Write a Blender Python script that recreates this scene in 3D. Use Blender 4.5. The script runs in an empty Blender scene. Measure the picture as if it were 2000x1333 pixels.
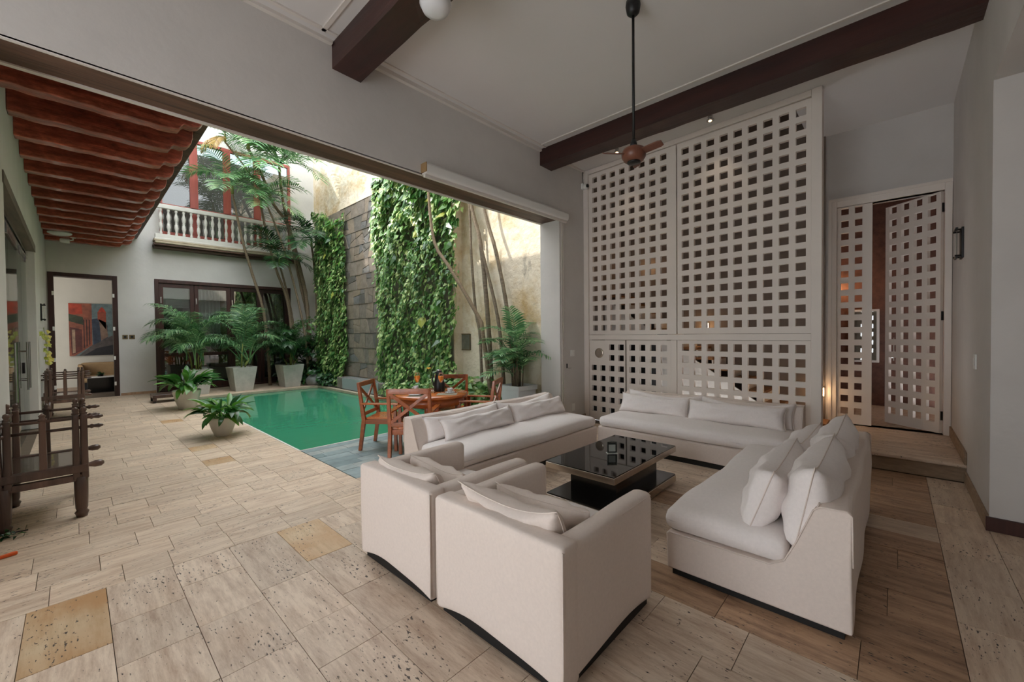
import bpy, bmesh, math, random
from mathutils import Vector, Matrix, noise

# ------------------------------------------------------------------ camera, sky, sun, exposure
scene = bpy.context.scene
col = scene.collection
R = math.radians

def make_camera():
    F, yaw, pit, rol = 799.0, R(43.05), R(-0.977), R(-0.552)
    f = Vector((math.cos(yaw)*math.cos(pit), math.sin(yaw)*math.cos(pit), math.sin(pit)))
    r = Vector((math.sin(yaw), -math.cos(yaw), 0)); u = r.cross(f)
    c, s = math.cos(rol), math.sin(rol)
    rr, uu = c*r + s*u, c*u - s*r
    cam = bpy.data.cameras.new('camera'); o = bpy.data.objects.new('camera', cam); col.objects.link(o)
    m = Matrix(((rr.x, uu.x, -f.x, 0), (rr.y, uu.y, -f.y, 0), (rr.z, uu.z, -f.z, 1.6), (0, 0, 0, 1)))
    o.matrix_world = m
    cam.sensor_fit = 'HORIZONTAL'; cam.sensor_width = 36.0; cam.lens = F/2000*36.0
    cam.clip_start = 0.03; cam.clip_end = 200
    scene.camera = o
make_camera()

SKY = 6.5
SUN = 5.0
EXPOSURE = -0.17
world = bpy.data.worlds.new('sky'); scene.world = world; world.use_nodes = True
bg = world.node_tree.nodes['Background']
bg.inputs['Color'].default_value = (0.93, 0.965, 1.0, 1); bg.inputs['Strength'].default_value = SKY
sl = bpy.data.lights.new('sun', 'SUN'); sl.energy = SUN; sl.angle = R(0.6); sl.color = (1.0, 0.93, 0.82)
so = bpy.data.objects.new('sun', sl); col.objects.link(so)
so.rotation_euler = Vector((1.0, -0.8, -1.0)).to_track_quat('-Z', 'Y').to_euler(); so.location = (-6, 20, 14)
vs = scene.view_settings
vs.view_transform = 'Standard'; vs.look = 'None'; vs.exposure = EXPOSURE; vs.gamma = 1.0; vs.use_curve_mapping = False
scene.cycles.max_bounces = 8; scene.cycles.diffuse_bounces = 5; scene.cycles.transparent_max_bounces = 10
scene.cycles.sample_clamp_indirect = 6.0
rnd = random.Random(11)

# ------------------------------------------------------------------ materials
def srgb(r, g, b):
    f = lambda c: (c/255)/12.92 if c <= 10.31 else (((c/255)+0.055)/1.055)**2.4
    return (f(r), f(g), f(b), 1)
MATS = {}
def nmat(name):
    m = bpy.data.materials.new(name); m.use_nodes = True
    nt = m.node_tree; b = nt.nodes['Principled BSDF']
    MATS[name] = m
    return m, nt, b
def L(nt, a, b): nt.links.new(a, b)
def N(nt, t, **kw):
    n = nt.nodes.new(t)
    for k, v in kw.items():
        if k in n.inputs: n.inputs[k].default_value = v
        else: setattr(n, k, v)
    return n
def ramp(nt, fac, stops):
    n = nt.nodes.new('ShaderNodeValToRGB'); e = n.color_ramp.elements
    while len(e) < len(stops): e.new(0.5)
    for i, (p, c) in enumerate(stops): e[i].position = p; e[i].color = c
    L(nt, fac, n.inputs['Fac']); return n
def coords(nt, scale=(1, 1, 1), kind='Object', rot=(0, 0, 0)):
    t = nt.nodes.new('ShaderNodeTexCoord'); mp = nt.nodes.new('ShaderNodeMapping')
    mp.inputs['Scale'].default_value = scale; mp.inputs['Rotation'].default_value = rot
    L(nt, t.outputs[kind], mp.inputs['Vector']); return mp.outputs['Vector']
def bump(nt, b, h, strength, dist=0.02):
    n = N(nt, 'ShaderNodeBump', Strength=strength, Distance=dist); L(nt, h, n.inputs['Height']); L(nt, n.outputs['Normal'], b.inputs['Normal'])
def plain(name, c, rough=0.5, metal=0.0, var=0.0, vscale=4.0, bmp=0.0, bscale=60.0, stretch=(1, 1, 1), spec=0.5, coat=0.0):
    m, nt, b = nmat(name)
    b.inputs['Roughness'].default_value = rough; b.inputs['Metallic'].default_value = metal
    b.inputs['Specular IOR Level'].default_value = spec; b.inputs['Coat Weight'].default_value = coat
    v = coords(nt, stretch)
    if var > 0:
        n = N(nt, 'ShaderNodeTexNoise', Scale=vscale, Detail=5.0, Roughness=0.6); L(nt, v, n.inputs['Vector'])
        lo = tuple(x*(1-var) for x in c[:3]) + (1,); hi = tuple(min(1, x*(1+var)) for x in c[:3]) + (1,)
        r = ramp(nt, n.outputs['Fac'], [(0.3, lo), (0.7, hi)]); L(nt, r.outputs['Color'], b.inputs['Base Color'])
    else: b.inputs['Base Color'].default_value = c
    if bmp > 0:
        n2 = N(nt, 'ShaderNodeTexNoise', Scale=bscale, Detail=4.0); L(nt, v, n2.inputs['Vector']); bump(nt, b, n2.outputs['Fac'], bmp)
    return m
def wood(name, dark, light, axis=0, scale=7.0, rough=0.4, bmp=0.15, coat=0.0):
    m, nt, b = nmat(name); s = [scale]*3; s[axis] = scale*0.09
    v = coords(nt, tuple(s))
    n = N(nt, 'ShaderNodeTexNoise', Scale=1.0, Detail=7.0, Roughness=0.65, Distortion=0.6); L(nt, v, n.inputs['Vector'])
    r = ramp(nt, n.outputs['Fac'], [(0.28, dark), (0.72, light)]); 
    oi = nt.nodes.new('ShaderNodeObjectInfo'); hs = nt.nodes.new('ShaderNodeHueSaturation')
    mr = N(nt, 'ShaderNodeMapRange'); mr.inputs['To Min'].default_value = 0.75; mr.inputs['To Max'].default_value = 1.25
    L(nt, oi.outputs['Random'], mr.inputs['Value']); L(nt, mr.outputs['Result'], hs.inputs['Value']); L(nt, r.outputs['Color'], hs.inputs['Color'])
    L(nt, hs.outputs['Color'], b.inputs['Base Color'])
    b.inputs['Roughness'].default_value = rough; b.inputs['Coat Weight'].default_value = coat
    bump(nt, b, n.outputs['Fac'], bmp)
    return m
def mottle(name):
    # darker worn blotches and paler adze facets over a wood material
    m = MATS[name]; nt = m.node_tree; b = nt.nodes['Principled BSDF']; src = b.inputs['Base Color'].links[0].from_socket
    v = coords(nt, (2.2, 5, 5)); n = N(nt, 'ShaderNodeTexNoise', Scale=2.4, Detail=6.0, Roughness=0.7); L(nt, v, n.inputs['Vector'])
    r = ramp(nt, n.outputs['Fac'], [(0.32, (0.22, 0.2, 0.2, 1)), (0.5, (0.8, 0.78, 0.76, 1)), (0.68, (1.5, 1.4, 1.35, 1))])
    mx = N(nt, 'ShaderNodeMixRGB', blend_type='MULTIPLY'); mx.inputs['Fac'].default_value = 0.85
    L(nt, src, mx.inputs['Color1']); L(nt, r.outputs['Color'], mx.inputs['Color2']); L(nt, mx.outputs['Color'], b.inputs['Base Color'])
def travertine(name, along, base, pit, tint, ochre=0.0):
    m, nt, b = nmat(name)
    g = nt.nodes.new('ShaderNodeNewGeometry'); oi = nt.nodes.new('ShaderNodeObjectInfo')
    add = N(nt, 'ShaderNodeMath', operation='ADD'); L(nt, oi.outputs['Random'], add.inputs[0]); L(nt, g.outputs['Random Per Island'], add.inputs[1])
    fr = N(nt, 'ShaderNodeMath', operation='FRACT'); L(nt, add.outputs[0], fr.inputs[0])
    off = N(nt, 'ShaderNodeMath', operation='MULTIPLY'); L(nt, fr.outputs[0], off.inputs[0]); off.inputs[1].default_value = 37.0
    cb = nt.nodes.new('ShaderNodeCombineXYZ'); L(nt, off.outputs[0], cb.inputs[0]); L(nt, off.outputs[0], cb.inputs[1])
    va = N(nt, 'ShaderNodeVectorMath', operation='ADD'); L(nt, g.outputs['Position'], va.inputs[0]); L(nt, cb.outputs[0], va.inputs[1])
    mp = nt.nodes.new('ShaderNodeMapping'); sc = [1, 1, 1]; sc[along] = 0.14; mp.inputs['Scale'].default_value = sc; L(nt, va.outputs[0], mp.inputs['Vector'])
    mp2 = nt.nodes.new('ShaderNodeMapping'); sc = [1, 1, 1]; sc[along] = 0.35; mp2.inputs['Scale'].default_value = sc; L(nt, va.outputs[0], mp2.inputs['Vector'])
    bands = N(nt, 'ShaderNodeTexNoise', Scale=16.0, Detail=10.0, Roughness=0.75); L(nt, mp.outputs[0], bands.inputs['Vector'])
    r1 = ramp(nt, bands.outputs['Fac'], [(0.34, tint), (0.58, base)])
    blot = N(nt, 'ShaderNodeTexNoise', Scale=2.6, Detail=5.0); L(nt, va.outputs[0], blot.inputs['Vector'])
    rb = ramp(nt, blot.outputs['Fac'], [(0.52 - ochre*0.3, (0, 0, 0, 1)), (0.78 - ochre*0.15, (1, 1, 1, 1))])
    mx = N(nt, 'ShaderNodeMixRGB'); mx.inputs['Color2'].default_value = srgb(184, 132, 76)
    fm = N(nt, 'ShaderNodeMath', operation='MULTIPLY'); fm.inputs[1].default_value = 0.14 + 0.8*ochre; L(nt, rb.outputs['Color'], fm.inputs[0])
    L(nt, fm.outputs[0], mx.inputs['Fac']); L(nt, r1.outputs['Color'], mx.inputs['Color1'])
    # pores
    po = N(nt, 'ShaderNodeTexNoise', Scale=72.0, Detail=3.0, Roughness=0.55); L(nt, mp2.outputs[0], po.inputs['Vector'])
    cl = N(nt, 'ShaderNodeTexNoise', Scale=5.0, Detail=2.0); L(nt, mp2.outputs[0], cl.inputs['Vector'])
    pm = N(nt, 'ShaderNodeMath', operation='MULTIPLY_ADD'); L(nt, cl.outputs['Fac'], pm.inputs[0]); pm.inputs[1].default_value = 0.32; L(nt, po.outputs['Fac'], pm.inputs[2])
    rp = ramp(nt, pm.outputs[0], [(0.80, (0, 0, 0, 1)), (0.85, (1, 1, 1, 1))])
    mx2 = N(nt, 'ShaderNodeMixRGB'); mx2.inputs['Color2'].default_value = pit
    L(nt, rp.outputs['Color'], mx2.inputs['Fac']); L(nt, mx.outputs['Color'], mx2.inputs['Color1'])
    hs = nt.nodes.new('ShaderNodeHueSaturation'); mr = N(nt, 'ShaderNodeMapRange'); mr.inputs['To Min'].default_value = 0.88; mr.inputs['To Max'].default_value = 1.08
    L(nt, fr.outputs[0], mr.inputs['Value']); L(nt, mr.outputs['Result'], hs.inputs['Value']); L(nt, mx2.outputs['Color'], hs.inputs['Color'])
    L(nt, hs.outputs['Color'], b.inputs['Base Color'])
    rr = N(nt, 'ShaderNodeMapRange'); rr.inputs['To Min'].default_value = 0.32; rr.inputs['To Max'].default_value = 0.62; L(nt, bands.outputs['Fac'], rr.inputs['Value']); L(nt, rr.outputs['Result'], b.inputs['Roughness'])
    inv = N(nt, 'ShaderNodeMath', operation='SUBTRACT'); inv.inputs[0].default_value = 1.0; L(nt, rp.outputs['Color'], inv.inputs[1])
    bump(nt, b, inv.outputs[0], 0.35, 0.004)
    return m
def leafmat(name, c1, c2, c3, rough=0.35, trans=0.22):
    m, nt, b = nmat(name)
    g = nt.nodes.new('ShaderNodeNewGeometry'); oi = nt.nodes.new('ShaderNodeObjectInfo')
    add = N(nt, 'ShaderNodeMath', operation='ADD'); L(nt, oi.outputs['Random'], add.inputs[0]); L(nt, g.outputs['Random Per Island'], add.inputs[1])
    fr = N(nt, 'ShaderNodeMath', operation='FRACT'); L(nt, add.outputs[0], fr.inputs[0])
    r = ramp(nt, fr.outputs[0], [(0.0, c1), (0.55, c2), (1.0, c3)])
    L(nt, r.outputs['Color'], b.inputs['Base Color']); b.inputs['Roughness'].default_value = rough
    tr = nt.nodes.new('ShaderNodeBsdfTranslucent'); hs = nt.nodes.new('ShaderNodeHueSaturation'); hs.inputs['Value'].default_value = 1.5; hs.inputs['Saturation'].default_value = 1.1
    L(nt, r.outputs['Color'], hs.inputs['Color']); L(nt, hs.outputs['Color'], tr.inputs['Color'])
    mx = nt.nodes.new('ShaderNodeMixShader'); mx.inputs[0].default_value = trans
    out = nt.nodes['Material Output']; L(nt, b.outputs[0], mx.inputs[1]); L(nt, tr.outputs[0], mx.inputs[2]); L(nt, mx.outputs[0], out.inputs['Surface'])
    return m
def glassmat(name, tint=(0.9, 0.95, 0.93, 1), base=0.05, mul=0.7):
    m, nt, b = nmat(name)
    t = nt.nodes.new('ShaderNodeBsdfTransparent'); t.inputs[0].default_value = tint
    g = nt.nodes.new('ShaderNodeBsdfGlossy'); g.inputs['Roughness'].default_value = 0.01
    lw = N(nt, 'ShaderNodeLayerWeight', Blend=0.35); ma = N(nt, 'ShaderNodeMath', operation='MULTIPLY_ADD'); ma.inputs[1].default_value = mul; ma.inputs[2].default_value = base
    L(nt, lw.outputs['Fresnel'], ma.inputs[0]); mx = nt.nodes.new('ShaderNodeMixShader'); L(nt, ma.outputs[0], mx.inputs[0])
    L(nt, t.outputs[0], mx.inputs[1]); L(nt, g.outputs[0], mx.inputs[2]); L(nt, mx.outputs[0], nt.nodes['Material Output'].inputs['Surface'])
    return m
def emis(name, c, s):
    m, nt, b = nmat(name); b.inputs['Base Color'].default_value = c; b.inputs['Emission Color'].default_value = c; b.inputs['Emission Strength'].default_value = s
    return m

plain('plaster', srgb(203, 199, 195), 0.85, var=0.05, vscale=1.3, bmp=0.12, bscale=16, spec=0.2)
plain('plaster_cool', srgb(206, 204, 201), 0.85, var=0.07, vscale=0.9, bmp=0.12, bscale=14, spec=0.2)
plain('ceiling_paint', srgb(214, 211, 209), 0.9, var=0.02, vscale=1.0, spec=0.2)
plain('white_lacquer', srgb(224, 215, 206), 0.5, var=0.03, vscale=2.0, bmp=0.03, bscale=25)
plain('trim_white', srgb(214, 208, 201), 0.6)
plain('fabric', srgb(226, 213, 204), 0.95, var=0.035, vscale=60, bmp=0.12, bscale=420, spec=0.1)
plain('fabric_seat', srgb(240, 233, 230), 0.95, var=0.03, vscale=50, bmp=0.14, bscale=380, spec=0.1)
plain('black_plinth', srgb(14, 13, 13), 0.6)
plain('black_glass', srgb(5, 6, 7), 0.03, spec=0.6)
plain('black_gloss', srgb(9, 9, 10), 0.16)
plain('steel', srgb(200, 190, 178), 0.25, metal=1.0, var=0.06, vscale=20)
plain('chrome', srgb(200, 200, 200), 0.15, metal=1.0)
plain('black_metal', srgb(16, 16, 17), 0.45)
plain('white_plastic', srgb(225, 224, 220), 0.45)
plain('white_ceramic', srgb(225, 226, 228), 0.2, coat=0.3)
plain('concrete_pot', srgb(178, 178, 170), 0.85, var=0.14, vscale=5, bmp=0.15, bscale=40)
plain('white_pot', srgb(216, 210, 200), 0.6, var=0.05, vscale=6)
plain('white_planter', srgb(226, 227, 228), 0.5, var=0.03, vscale=5)
plain('soil', srgb(38, 30, 24), 1.0, var=0.4, vscale=30, bmp=0.6, bscale=30)
plain('grout', srgb(104, 90, 76), 0.95, var=0.1, vscale=8)
plain('slate_joint', srgb(112, 122, 122), 0.9)
plain('rock', srgb(120, 122, 120), 0.9, var=0.25, vscale=6, bmp=0.5, bscale=9)
plain('bark', srgb(128, 112, 92), 0.9, var=0.3, vscale=18, bmp=0.4, bscale=40, stretch=(1, 1, 3))
plain('bark_grey', srgb(116, 104, 88), 0.9, var=0.3, vscale=10, bmp=0.4, bscale=30, stretch=(1, 1, 3))
plain('green_stem', srgb(128, 138, 70), 0.6, var=0.2, vscale=12)
plain('dark_wall', srgb(92, 60, 48), 0.8, var=0.35, vscale=9)
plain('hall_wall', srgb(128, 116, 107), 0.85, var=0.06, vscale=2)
plain('room_wall', srgb(184, 176, 160), 0.9, var=0.04, vscale=2)
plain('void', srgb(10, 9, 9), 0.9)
plain('orange', srgb(226, 96, 30), 0.5)
plain('tan', srgb(158, 128, 90), 0.8, var=0.08, vscale=10)
plain('curtain', srgb(170, 162, 152), 0.9, var=0.1, vscale=8)
plain('bin_grey', srgb(92, 88, 88), 0.6)
plain('brass', srgb(120, 104, 76), 0.45, metal=0.6)
plain('ledge', srgb(172, 160, 138), 0.8, var=0.15, vscale=6)
plain('stone_skirt', srgb(150, 128, 106), 0.7, var=0.2, vscale=10, stretch=(1, 1, 4))
plain('sandstone', srgb(172, 140, 112), 0.6, var=0.18, vscale=4, stretch=(5, 1, 1))
plain('plaque', srgb(112, 112, 100), 0.5, var=0.25, vscale=9)
plain('flower', srgb(240, 178, 20), 0.6)
plain('placemat', srgb(150, 140, 120), 0.9)
plain('baluster', srgb(214, 212, 206), 0.7, var=0.05, vscale=8)
plain('net', srgb(140, 140, 130), 0.9)
wood('timber', srgb(38, 24, 22), srgb(80, 42, 36), 1, 6.0, 0.4, 0.3)
wood('timber_x', srgb(46, 32, 27), srgb(112, 80, 64), 0, 8.0, 0.6, 0.5)
wood('joist_red', srgb(112, 42, 32), srgb(214, 120, 94), 0, 5.0, 0.28, 1.0, coat=0.4)
mottle('joist_red')
wood('board_red', srgb(40, 14, 12), srgb(78, 28, 22), 0, 6.0, 0.5, 0.3)
wood('teak', srgb(122, 58, 26), srgb(178, 96, 44), 1, 9.0, 0.32, 0.1, coat=0.3)
wood('teak_top', srgb(150, 74, 30), srgb(206, 118, 56), 1, 8.0, 0.25, 0.06, coat=0.5)
wood('mahogany', srgb(36, 20, 18), srgb(72, 40, 34), 2, 6.0, 0.4, 0.1)
wood('red_frame', srgb(128, 58, 50), srgb(160, 80, 68), 2, 6.0, 0.5, 0.1)
wood('antique', srgb(44, 32, 28), srgb(112, 86, 74), 2, 7.0, 0.38, 0.25, coat=0.2)
wood('antique_seat', srgb(34, 26, 22), srgb(82, 64, 54), 0, 7.0, 0.22, 0.15, coat=0.5)
wood('stair_wood', srgb(110, 72, 40), srgb(160, 112, 66), 0, 7.0, 0.4, 0.1)
wood('fan_wood', srgb(92, 54, 40), srgb(120, 74, 56), 0, 7.0, 0.4, 0.05)
wood('lintel_wood', srgb(84, 76, 66), srgb(134, 120, 104), 1, 7.0, 0.6, 0.4)
BASE, TINT, PIT = srgb(218, 199, 178), srgb(172, 146, 124), srgb(66, 56, 50)
travertine('travertine_y', 1, BASE, PIT, TINT)
travertine('travertine_x', 0, srgb(221, 201, 178), PIT, srgb(184, 156, 132))
travertine('travertine_ochre', 1, srgb(216, 192, 158), PIT, srgb(190, 160, 122), 0.75)
travertine('travertine_shaded', 1, srgb(186, 152, 122), PIT, srgb(122, 90, 68))  # browner copy: dim light of the right floor put into colour, plus tile variation
leafmat('leaf_palm', srgb(56, 98, 60), srgb(100, 146, 98), srgb(150, 184, 130), 0.35)
leafmat('leaf_dark', srgb(22, 50, 28), srgb(40, 82, 44), srgb(70, 112, 60), 0.35)
leafmat('leaf_vine', srgb(60, 102, 52), srgb(116, 158, 92), srgb(196, 212, 146), 0.3)
leafmat('leaf_yellow', srgb(150, 160, 60), srgb(170, 176, 86), srgb(196, 170, 70), 0.4)
leafmat('leaf_brown', srgb(150, 116, 50), srgb(176, 150, 80), srgb(120, 90, 50), 0.6)
leafmat('leaf_broad', srgb(34, 74, 34), srgb(62, 110, 50), srgb(110, 158, 70), 0.28)
glassmat('glass'); glassmat('glass_dark', (0.75, 0.8, 0.78, 1), 0.2); glassmat('glass_window', (0.45, 0.5, 0.5, 1), 0.05); glassmat('glass_clear', (0.97, 0.98, 0.98, 1), 0.01, 0.25)
emis('lamp_warm', (1.0, 0.66, 0.36, 1), 5); emis('lamp_soft', (1.0, 0.62, 0.3, 1), 14)
def special():
    # garden wall: white limewash peeling from ochre render, mould streaks
    m, nt, b = nmat('garden_plaster'); v = coords(nt, (1, 1, 1)); vs_ = coords(nt, (1, 1, 0.35))
    n = N(nt, 'ShaderNodeTexNoise', Scale=0.9, Detail=9.0, Roughness=0.68); L(nt, v, n.inputs['Vector'])
    r = ramp(nt, n.outputs['Fac'], [(0.30, srgb(190, 158, 108)), (0.42, srgb(212, 192, 160)), (0.52, srgb(230, 218, 198))])
    n2 = N(nt, 'ShaderNodeTexNoise', Scale=1.7, Detail=8.0, Roughness=0.7); L(nt, vs_, n2.inputs['Vector'])
    r2 = ramp(nt, n2.outputs['Fac'], [(0.60, (0, 0, 0, 1)), (0.72, (1, 1, 1, 1))])
    mx = N(nt, 'ShaderNodeMixRGB'); mx.inputs['Color2'].default_value = srgb(98, 96, 90); fm = N(nt, 'ShaderNodeMath', operation='MULTIPLY'); fm.inputs[1].default_value = 0.75
    L(nt, r2.outputs['Color'], fm.inputs[0]); L(nt, fm.outputs[0], mx.inputs['Fac']); L(nt, r.outputs['Color'], mx.inputs['Color1']); L(nt, mx.outputs['Color'], b.inputs['Base Color'])
    b.inputs['Roughness'].default_value = 0.95; n3 = N(nt, 'ShaderNodeTexNoise', Scale=7.0, Detail=7.0); L(nt, v, n3.inputs['Vector']); bump(nt, b, n3.outputs['Fac'], 0.6, 0.06)
    # pool water
    m, nt, b = nmat('pool_water'); v = coords(nt, (1, 1.6, 1))
    b.inputs['Base Color'].default_value = srgb(62, 142, 108); b.inputs['Roughness'].default_value = 0.04; b.inputs['IOR'].default_value = 1.33
    n = N(nt, 'ShaderNodeTexNoise', Scale=3.2, Detail=3.0); L(nt, v, n.inputs['Vector']); bump(nt, b, n.outputs['Fac'], 0.10, 0.03)
    # stone
    m, nt, b = nmat('cut_stone'); v = coords(nt, (1, 1, 1)); oi = nt.nodes.new('ShaderNodeObjectInfo'); g = nt.nodes.new('ShaderNodeNewGeometry')
    add = N(nt, 'ShaderNodeMath', operation='ADD'); L(nt, oi.outputs['Random'], add.inputs[0]); L(nt, g.outputs['Random Per Island'], add.inputs[1]); fr = N(nt, 'ShaderNodeMath', operation='FRACT'); L(nt, add.outputs[0], fr.inputs[0])
    r = ramp(nt, fr.outputs[0], [(0.0, srgb(98, 96, 92)), (0.4, srgb(132, 122, 112)), (0.75, srgb(142, 128, 112)), (1.0, srgb(112, 112, 112))])
    n = N(nt, 'ShaderNodeTexNoise', Scale=5.0, Detail=8.0, Roughness=0.7); L(nt, g.outputs['Position'], n.inputs['Vector'])
    mx = N(nt, 'ShaderNodeMixRGB', blend_type='OVERLAY'); mx.inputs['Fac'].default_value = 0.8; L(nt, r.outputs['Color'], mx.inputs['Color1']); L(nt, n.outputs['Fac'], mx.inputs['Color2']); L(nt, mx.outputs['Color'], b.inputs['Base Color'])
    b.inputs['Roughness'].default_value = 0.5; bump(nt, b, n.outputs['Fac'], 0.5, 0.04)
    # slate
    m, nt, b = nmat('slate'); oi = nt.nodes.new('ShaderNodeObjectInfo'); g = nt.nodes.new('ShaderNodeNewGeometry')
    add = N(nt, 'ShaderNodeMath', operation='ADD'); L(nt, oi.outputs['Random'], add.inputs[0]); L(nt, g.outputs['Random Per Island'], add.inputs[1]); fr = N(nt, 'ShaderNodeMath', operation='FRACT'); L(nt, add.outputs[0], fr.inputs[0])
    r = ramp(nt, fr.outputs[0], [(0.0, srgb(112, 130, 132)), (0.5, srgb(142, 158, 160)), (1.0, srgb(162, 168, 164))]); n = N(nt, 'ShaderNodeTexNoise', Scale=6.0, Detail=6.0); L(nt, g.outputs['Position'], n.inputs['Vector'])
    mx = N(nt, 'ShaderNodeMixRGB', blend_type='OVERLAY'); mx.inputs['Fac'].default_value = 0.5; L(nt, r.outputs['Color'], mx.inputs['Color1']); L(nt, n.outputs['Fac'], mx.inputs['Color2']); L(nt, mx.outputs['Color'], b.inputs['Base Color'])
    b.inputs['Roughness'].default_value = 0.42; bump(nt, b, n.outputs['Fac'], 0.2, 0.01)
    # orange juice, falling water
    m, nt, b = nmat('juice'); b.inputs['Base Color'].default_value = srgb(255, 150, 20); b.inputs['Roughness'].default_value = 0.1; b.inputs['Subsurface Weight'].default_value = 0.2
    m, nt, b = nmat('falling_water'); b.inputs['Base Color'].default_value = srgb(190, 205, 210); b.inputs['Roughness'].default_value = 0.1; b.inputs['Alpha'].default_value = 0.45
special()

# ------------------------------------------------------------------ mesh helpers
class MB:
    def __init__(s): s.v = []; s.f = []
    def add(s, vs_, fs):
        n = len(s.v); s.v += [tuple(p) for p in vs_]; s.f += [tuple(i+n for i in f) for f in fs]; return s
    def box(s, x0, x1, y0, y1, z0, z1):
        return s.add([(x0,y0,z0),(x1,y0,z0),(x1,y1,z0),(x0,y1,z0),(x0,y0,z1),(x1,y0,z1),(x1,y1,z1),(x0,y1,z1)],
                     [(3,2,1,0),(4,5,6,7),(0,1,5,4),(1,2,6,5),(2,3,7,6),(3,0,4,7)])
    def bar(s, p, q, w, h, up=(0,0,1)):
        p, q = Vector(p), Vector(q); d = (q-p).normalized(); u = Vector(up)
        if abs(d.dot(u)) > 0.98: u = Vector((0,1,0))
        a = d.cross(u).normalized()*w/2; b = a.cross(d).normalized()*h/2
        return s.add([p-a-b,p+a-b,p+a+b,p-a+b,q-a-b,q+a-b,q+a+b,q-a+b],[(3,2,1,0),(4,5,6,7),(0,1,5,4),(1,2,6,5),(2,3,7,6),(3,0,4,7)])
    def tube(s, pts, rad, n=8, caps=True):
        pts = [Vector(p) for p in pts]; m = len(pts)
        rs = rad if isinstance(rad, (list, tuple)) else [rad]*m
        ref = Vector((0.31, 0.95, 0.05)); vs_ = []; fs = []
        for i, p in enumerate(pts):
            d = (pts[min(i+1,m-1)] - pts[max(i-1,0)]).normalized()
            if abs(d.dot(ref)) > 0.97: ref = Vector((1,0,0.1))
            a = d.cross(ref).normalized(); b = d.cross(a)
            for k in range(n):
                t = 2*math.pi*k/n; vs_.append(p + (a*math.cos(t)+b*math.sin(t))*rs[i])
        for i in range(m-1):
            for k in range(n):
                k2 = (k+1) % n; fs.append((i*n+k, i*n+k2, (i+1)*n+k2, (i+1)*n+k))
        if caps: fs.append(tuple(reversed(range(n)))); fs.append(tuple((m-1)*n+k for k in range(n)))
        return s.add(vs_, fs)
    def lathe(s, prof, n=20, c=(0,0,0), axis=2):
        vs_ = []; fs = []; m = len(prof)
        for r, z in prof:
            for k in range(n):
                t = 2*math.pi*k/n; p = [r*math.cos(t), r*math.sin(t), z]
                if axis == 0: p = [p[2], p[0], p[1]]
                if axis == 1: p = [p[0], p[2], p[1]]
                vs_.append((p[0]+c[0], p[1]+c[1], p[2]+c[2]))
        for i in range(m-1):
            for k in range(n):
                k2 = (k+1) % n; fs.append((i*n+k, i*n+k2, (i+1)*n+k2, (i+1)*n+k))
        fs.append(tuple(reversed(range(n)))); fs.append(tuple((m-1)*n+k for k in range(n)))
        return s.add(vs_, fs)
    def prism(s, poly, a0, a1, axis=0):
        # poly in the two other axes (cyclic order), extruded along axis from a0 to a1
        def P(a, p): return {0:(a,p[0],p[1]), 1:(p[0],a,p[1]), 2:(p[0],p[1],a)}[axis]
        n = len(poly); vs_ = [P(a0,p) for p in poly] + [P(a1,p) for p in poly]
        fs = [tuple(reversed(range(n))), tuple(range(n,2*n))] + [(i,(i+1)%n,n+(i+1)%n,n+i) for i in range(n)]
        return s.add(vs_, fs)
    def build(s, name, mat, parent=None, smooth=False, bevel=0.0, seg=2, loc=None, rot=None):
        me = bpy.data.meshes.new(name); me.from_pydata(s.v, [], s.f); me.update()
        bm = bmesh.new(); bm.from_mesh(me); bmesh.ops.recalc_face_normals(bm, faces=bm.faces); bm.to_mesh(me); bm.free()
        return link(name, me, mat, parent, smooth, bevel, seg, loc, rot)
def link(name, me, mat, parent=None, smooth=False, bevel=0.0, seg=2, loc=None, rot=None):
    if mat and not me.materials: me.materials.append(MATS[mat])
    if smooth: me.polygons.foreach_set('use_smooth', [True]*len(me.polygons))
    o = bpy.data.objects.new(name, me); col.objects.link(o)
    if parent: o.parent = parent
    if loc is not None: o.location = loc
    if rot is not None: o.rotation_euler = rot
    if bevel > 0:
        b = o.modifiers.new('edge', 'BEVEL'); b.width = bevel; b.segments = seg; b.limit_method = 'ANGLE'; b.angle_limit = R(40)
        me.polygons.foreach_set('use_smooth', [True]*len(me.polygons))
        w = o.modifiers.new('shade', 'WEIGHTED_NORMAL'); w.keep_sharp = False
    return o
def tag(o, label, cat, group=None, kind=None):
    o['label'] = label; o['category'] = cat
    if group: o['group'] = group
    if kind: o['kind'] = kind
    return o
def thing(name, label, cat, loc=(0,0,0), rotz=0.0, group=None, kind=None):
    o = bpy.data.objects.new(name, None); col.objects.link(o); o.location = loc; o.rotation_euler = (0,0,rotz); o.empty_display_size = 0.1
    return tag(o, label, cat, group, kind)
def dup(root, loc, rotz, label=None, scale=None):
    r = root.copy(); col.objects.link(r); r.location = loc; r.rotation_euler = (0,0,rotz)
    if label: r['label'] = label
    if scale: r.scale = scale
    for ch in list(root.children):
        c = ch.copy(); col.objects.link(c); c.parent = r
        for g in ch.children:
            d = g.copy(); col.objects.link(d); d.parent = c
    return r
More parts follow.
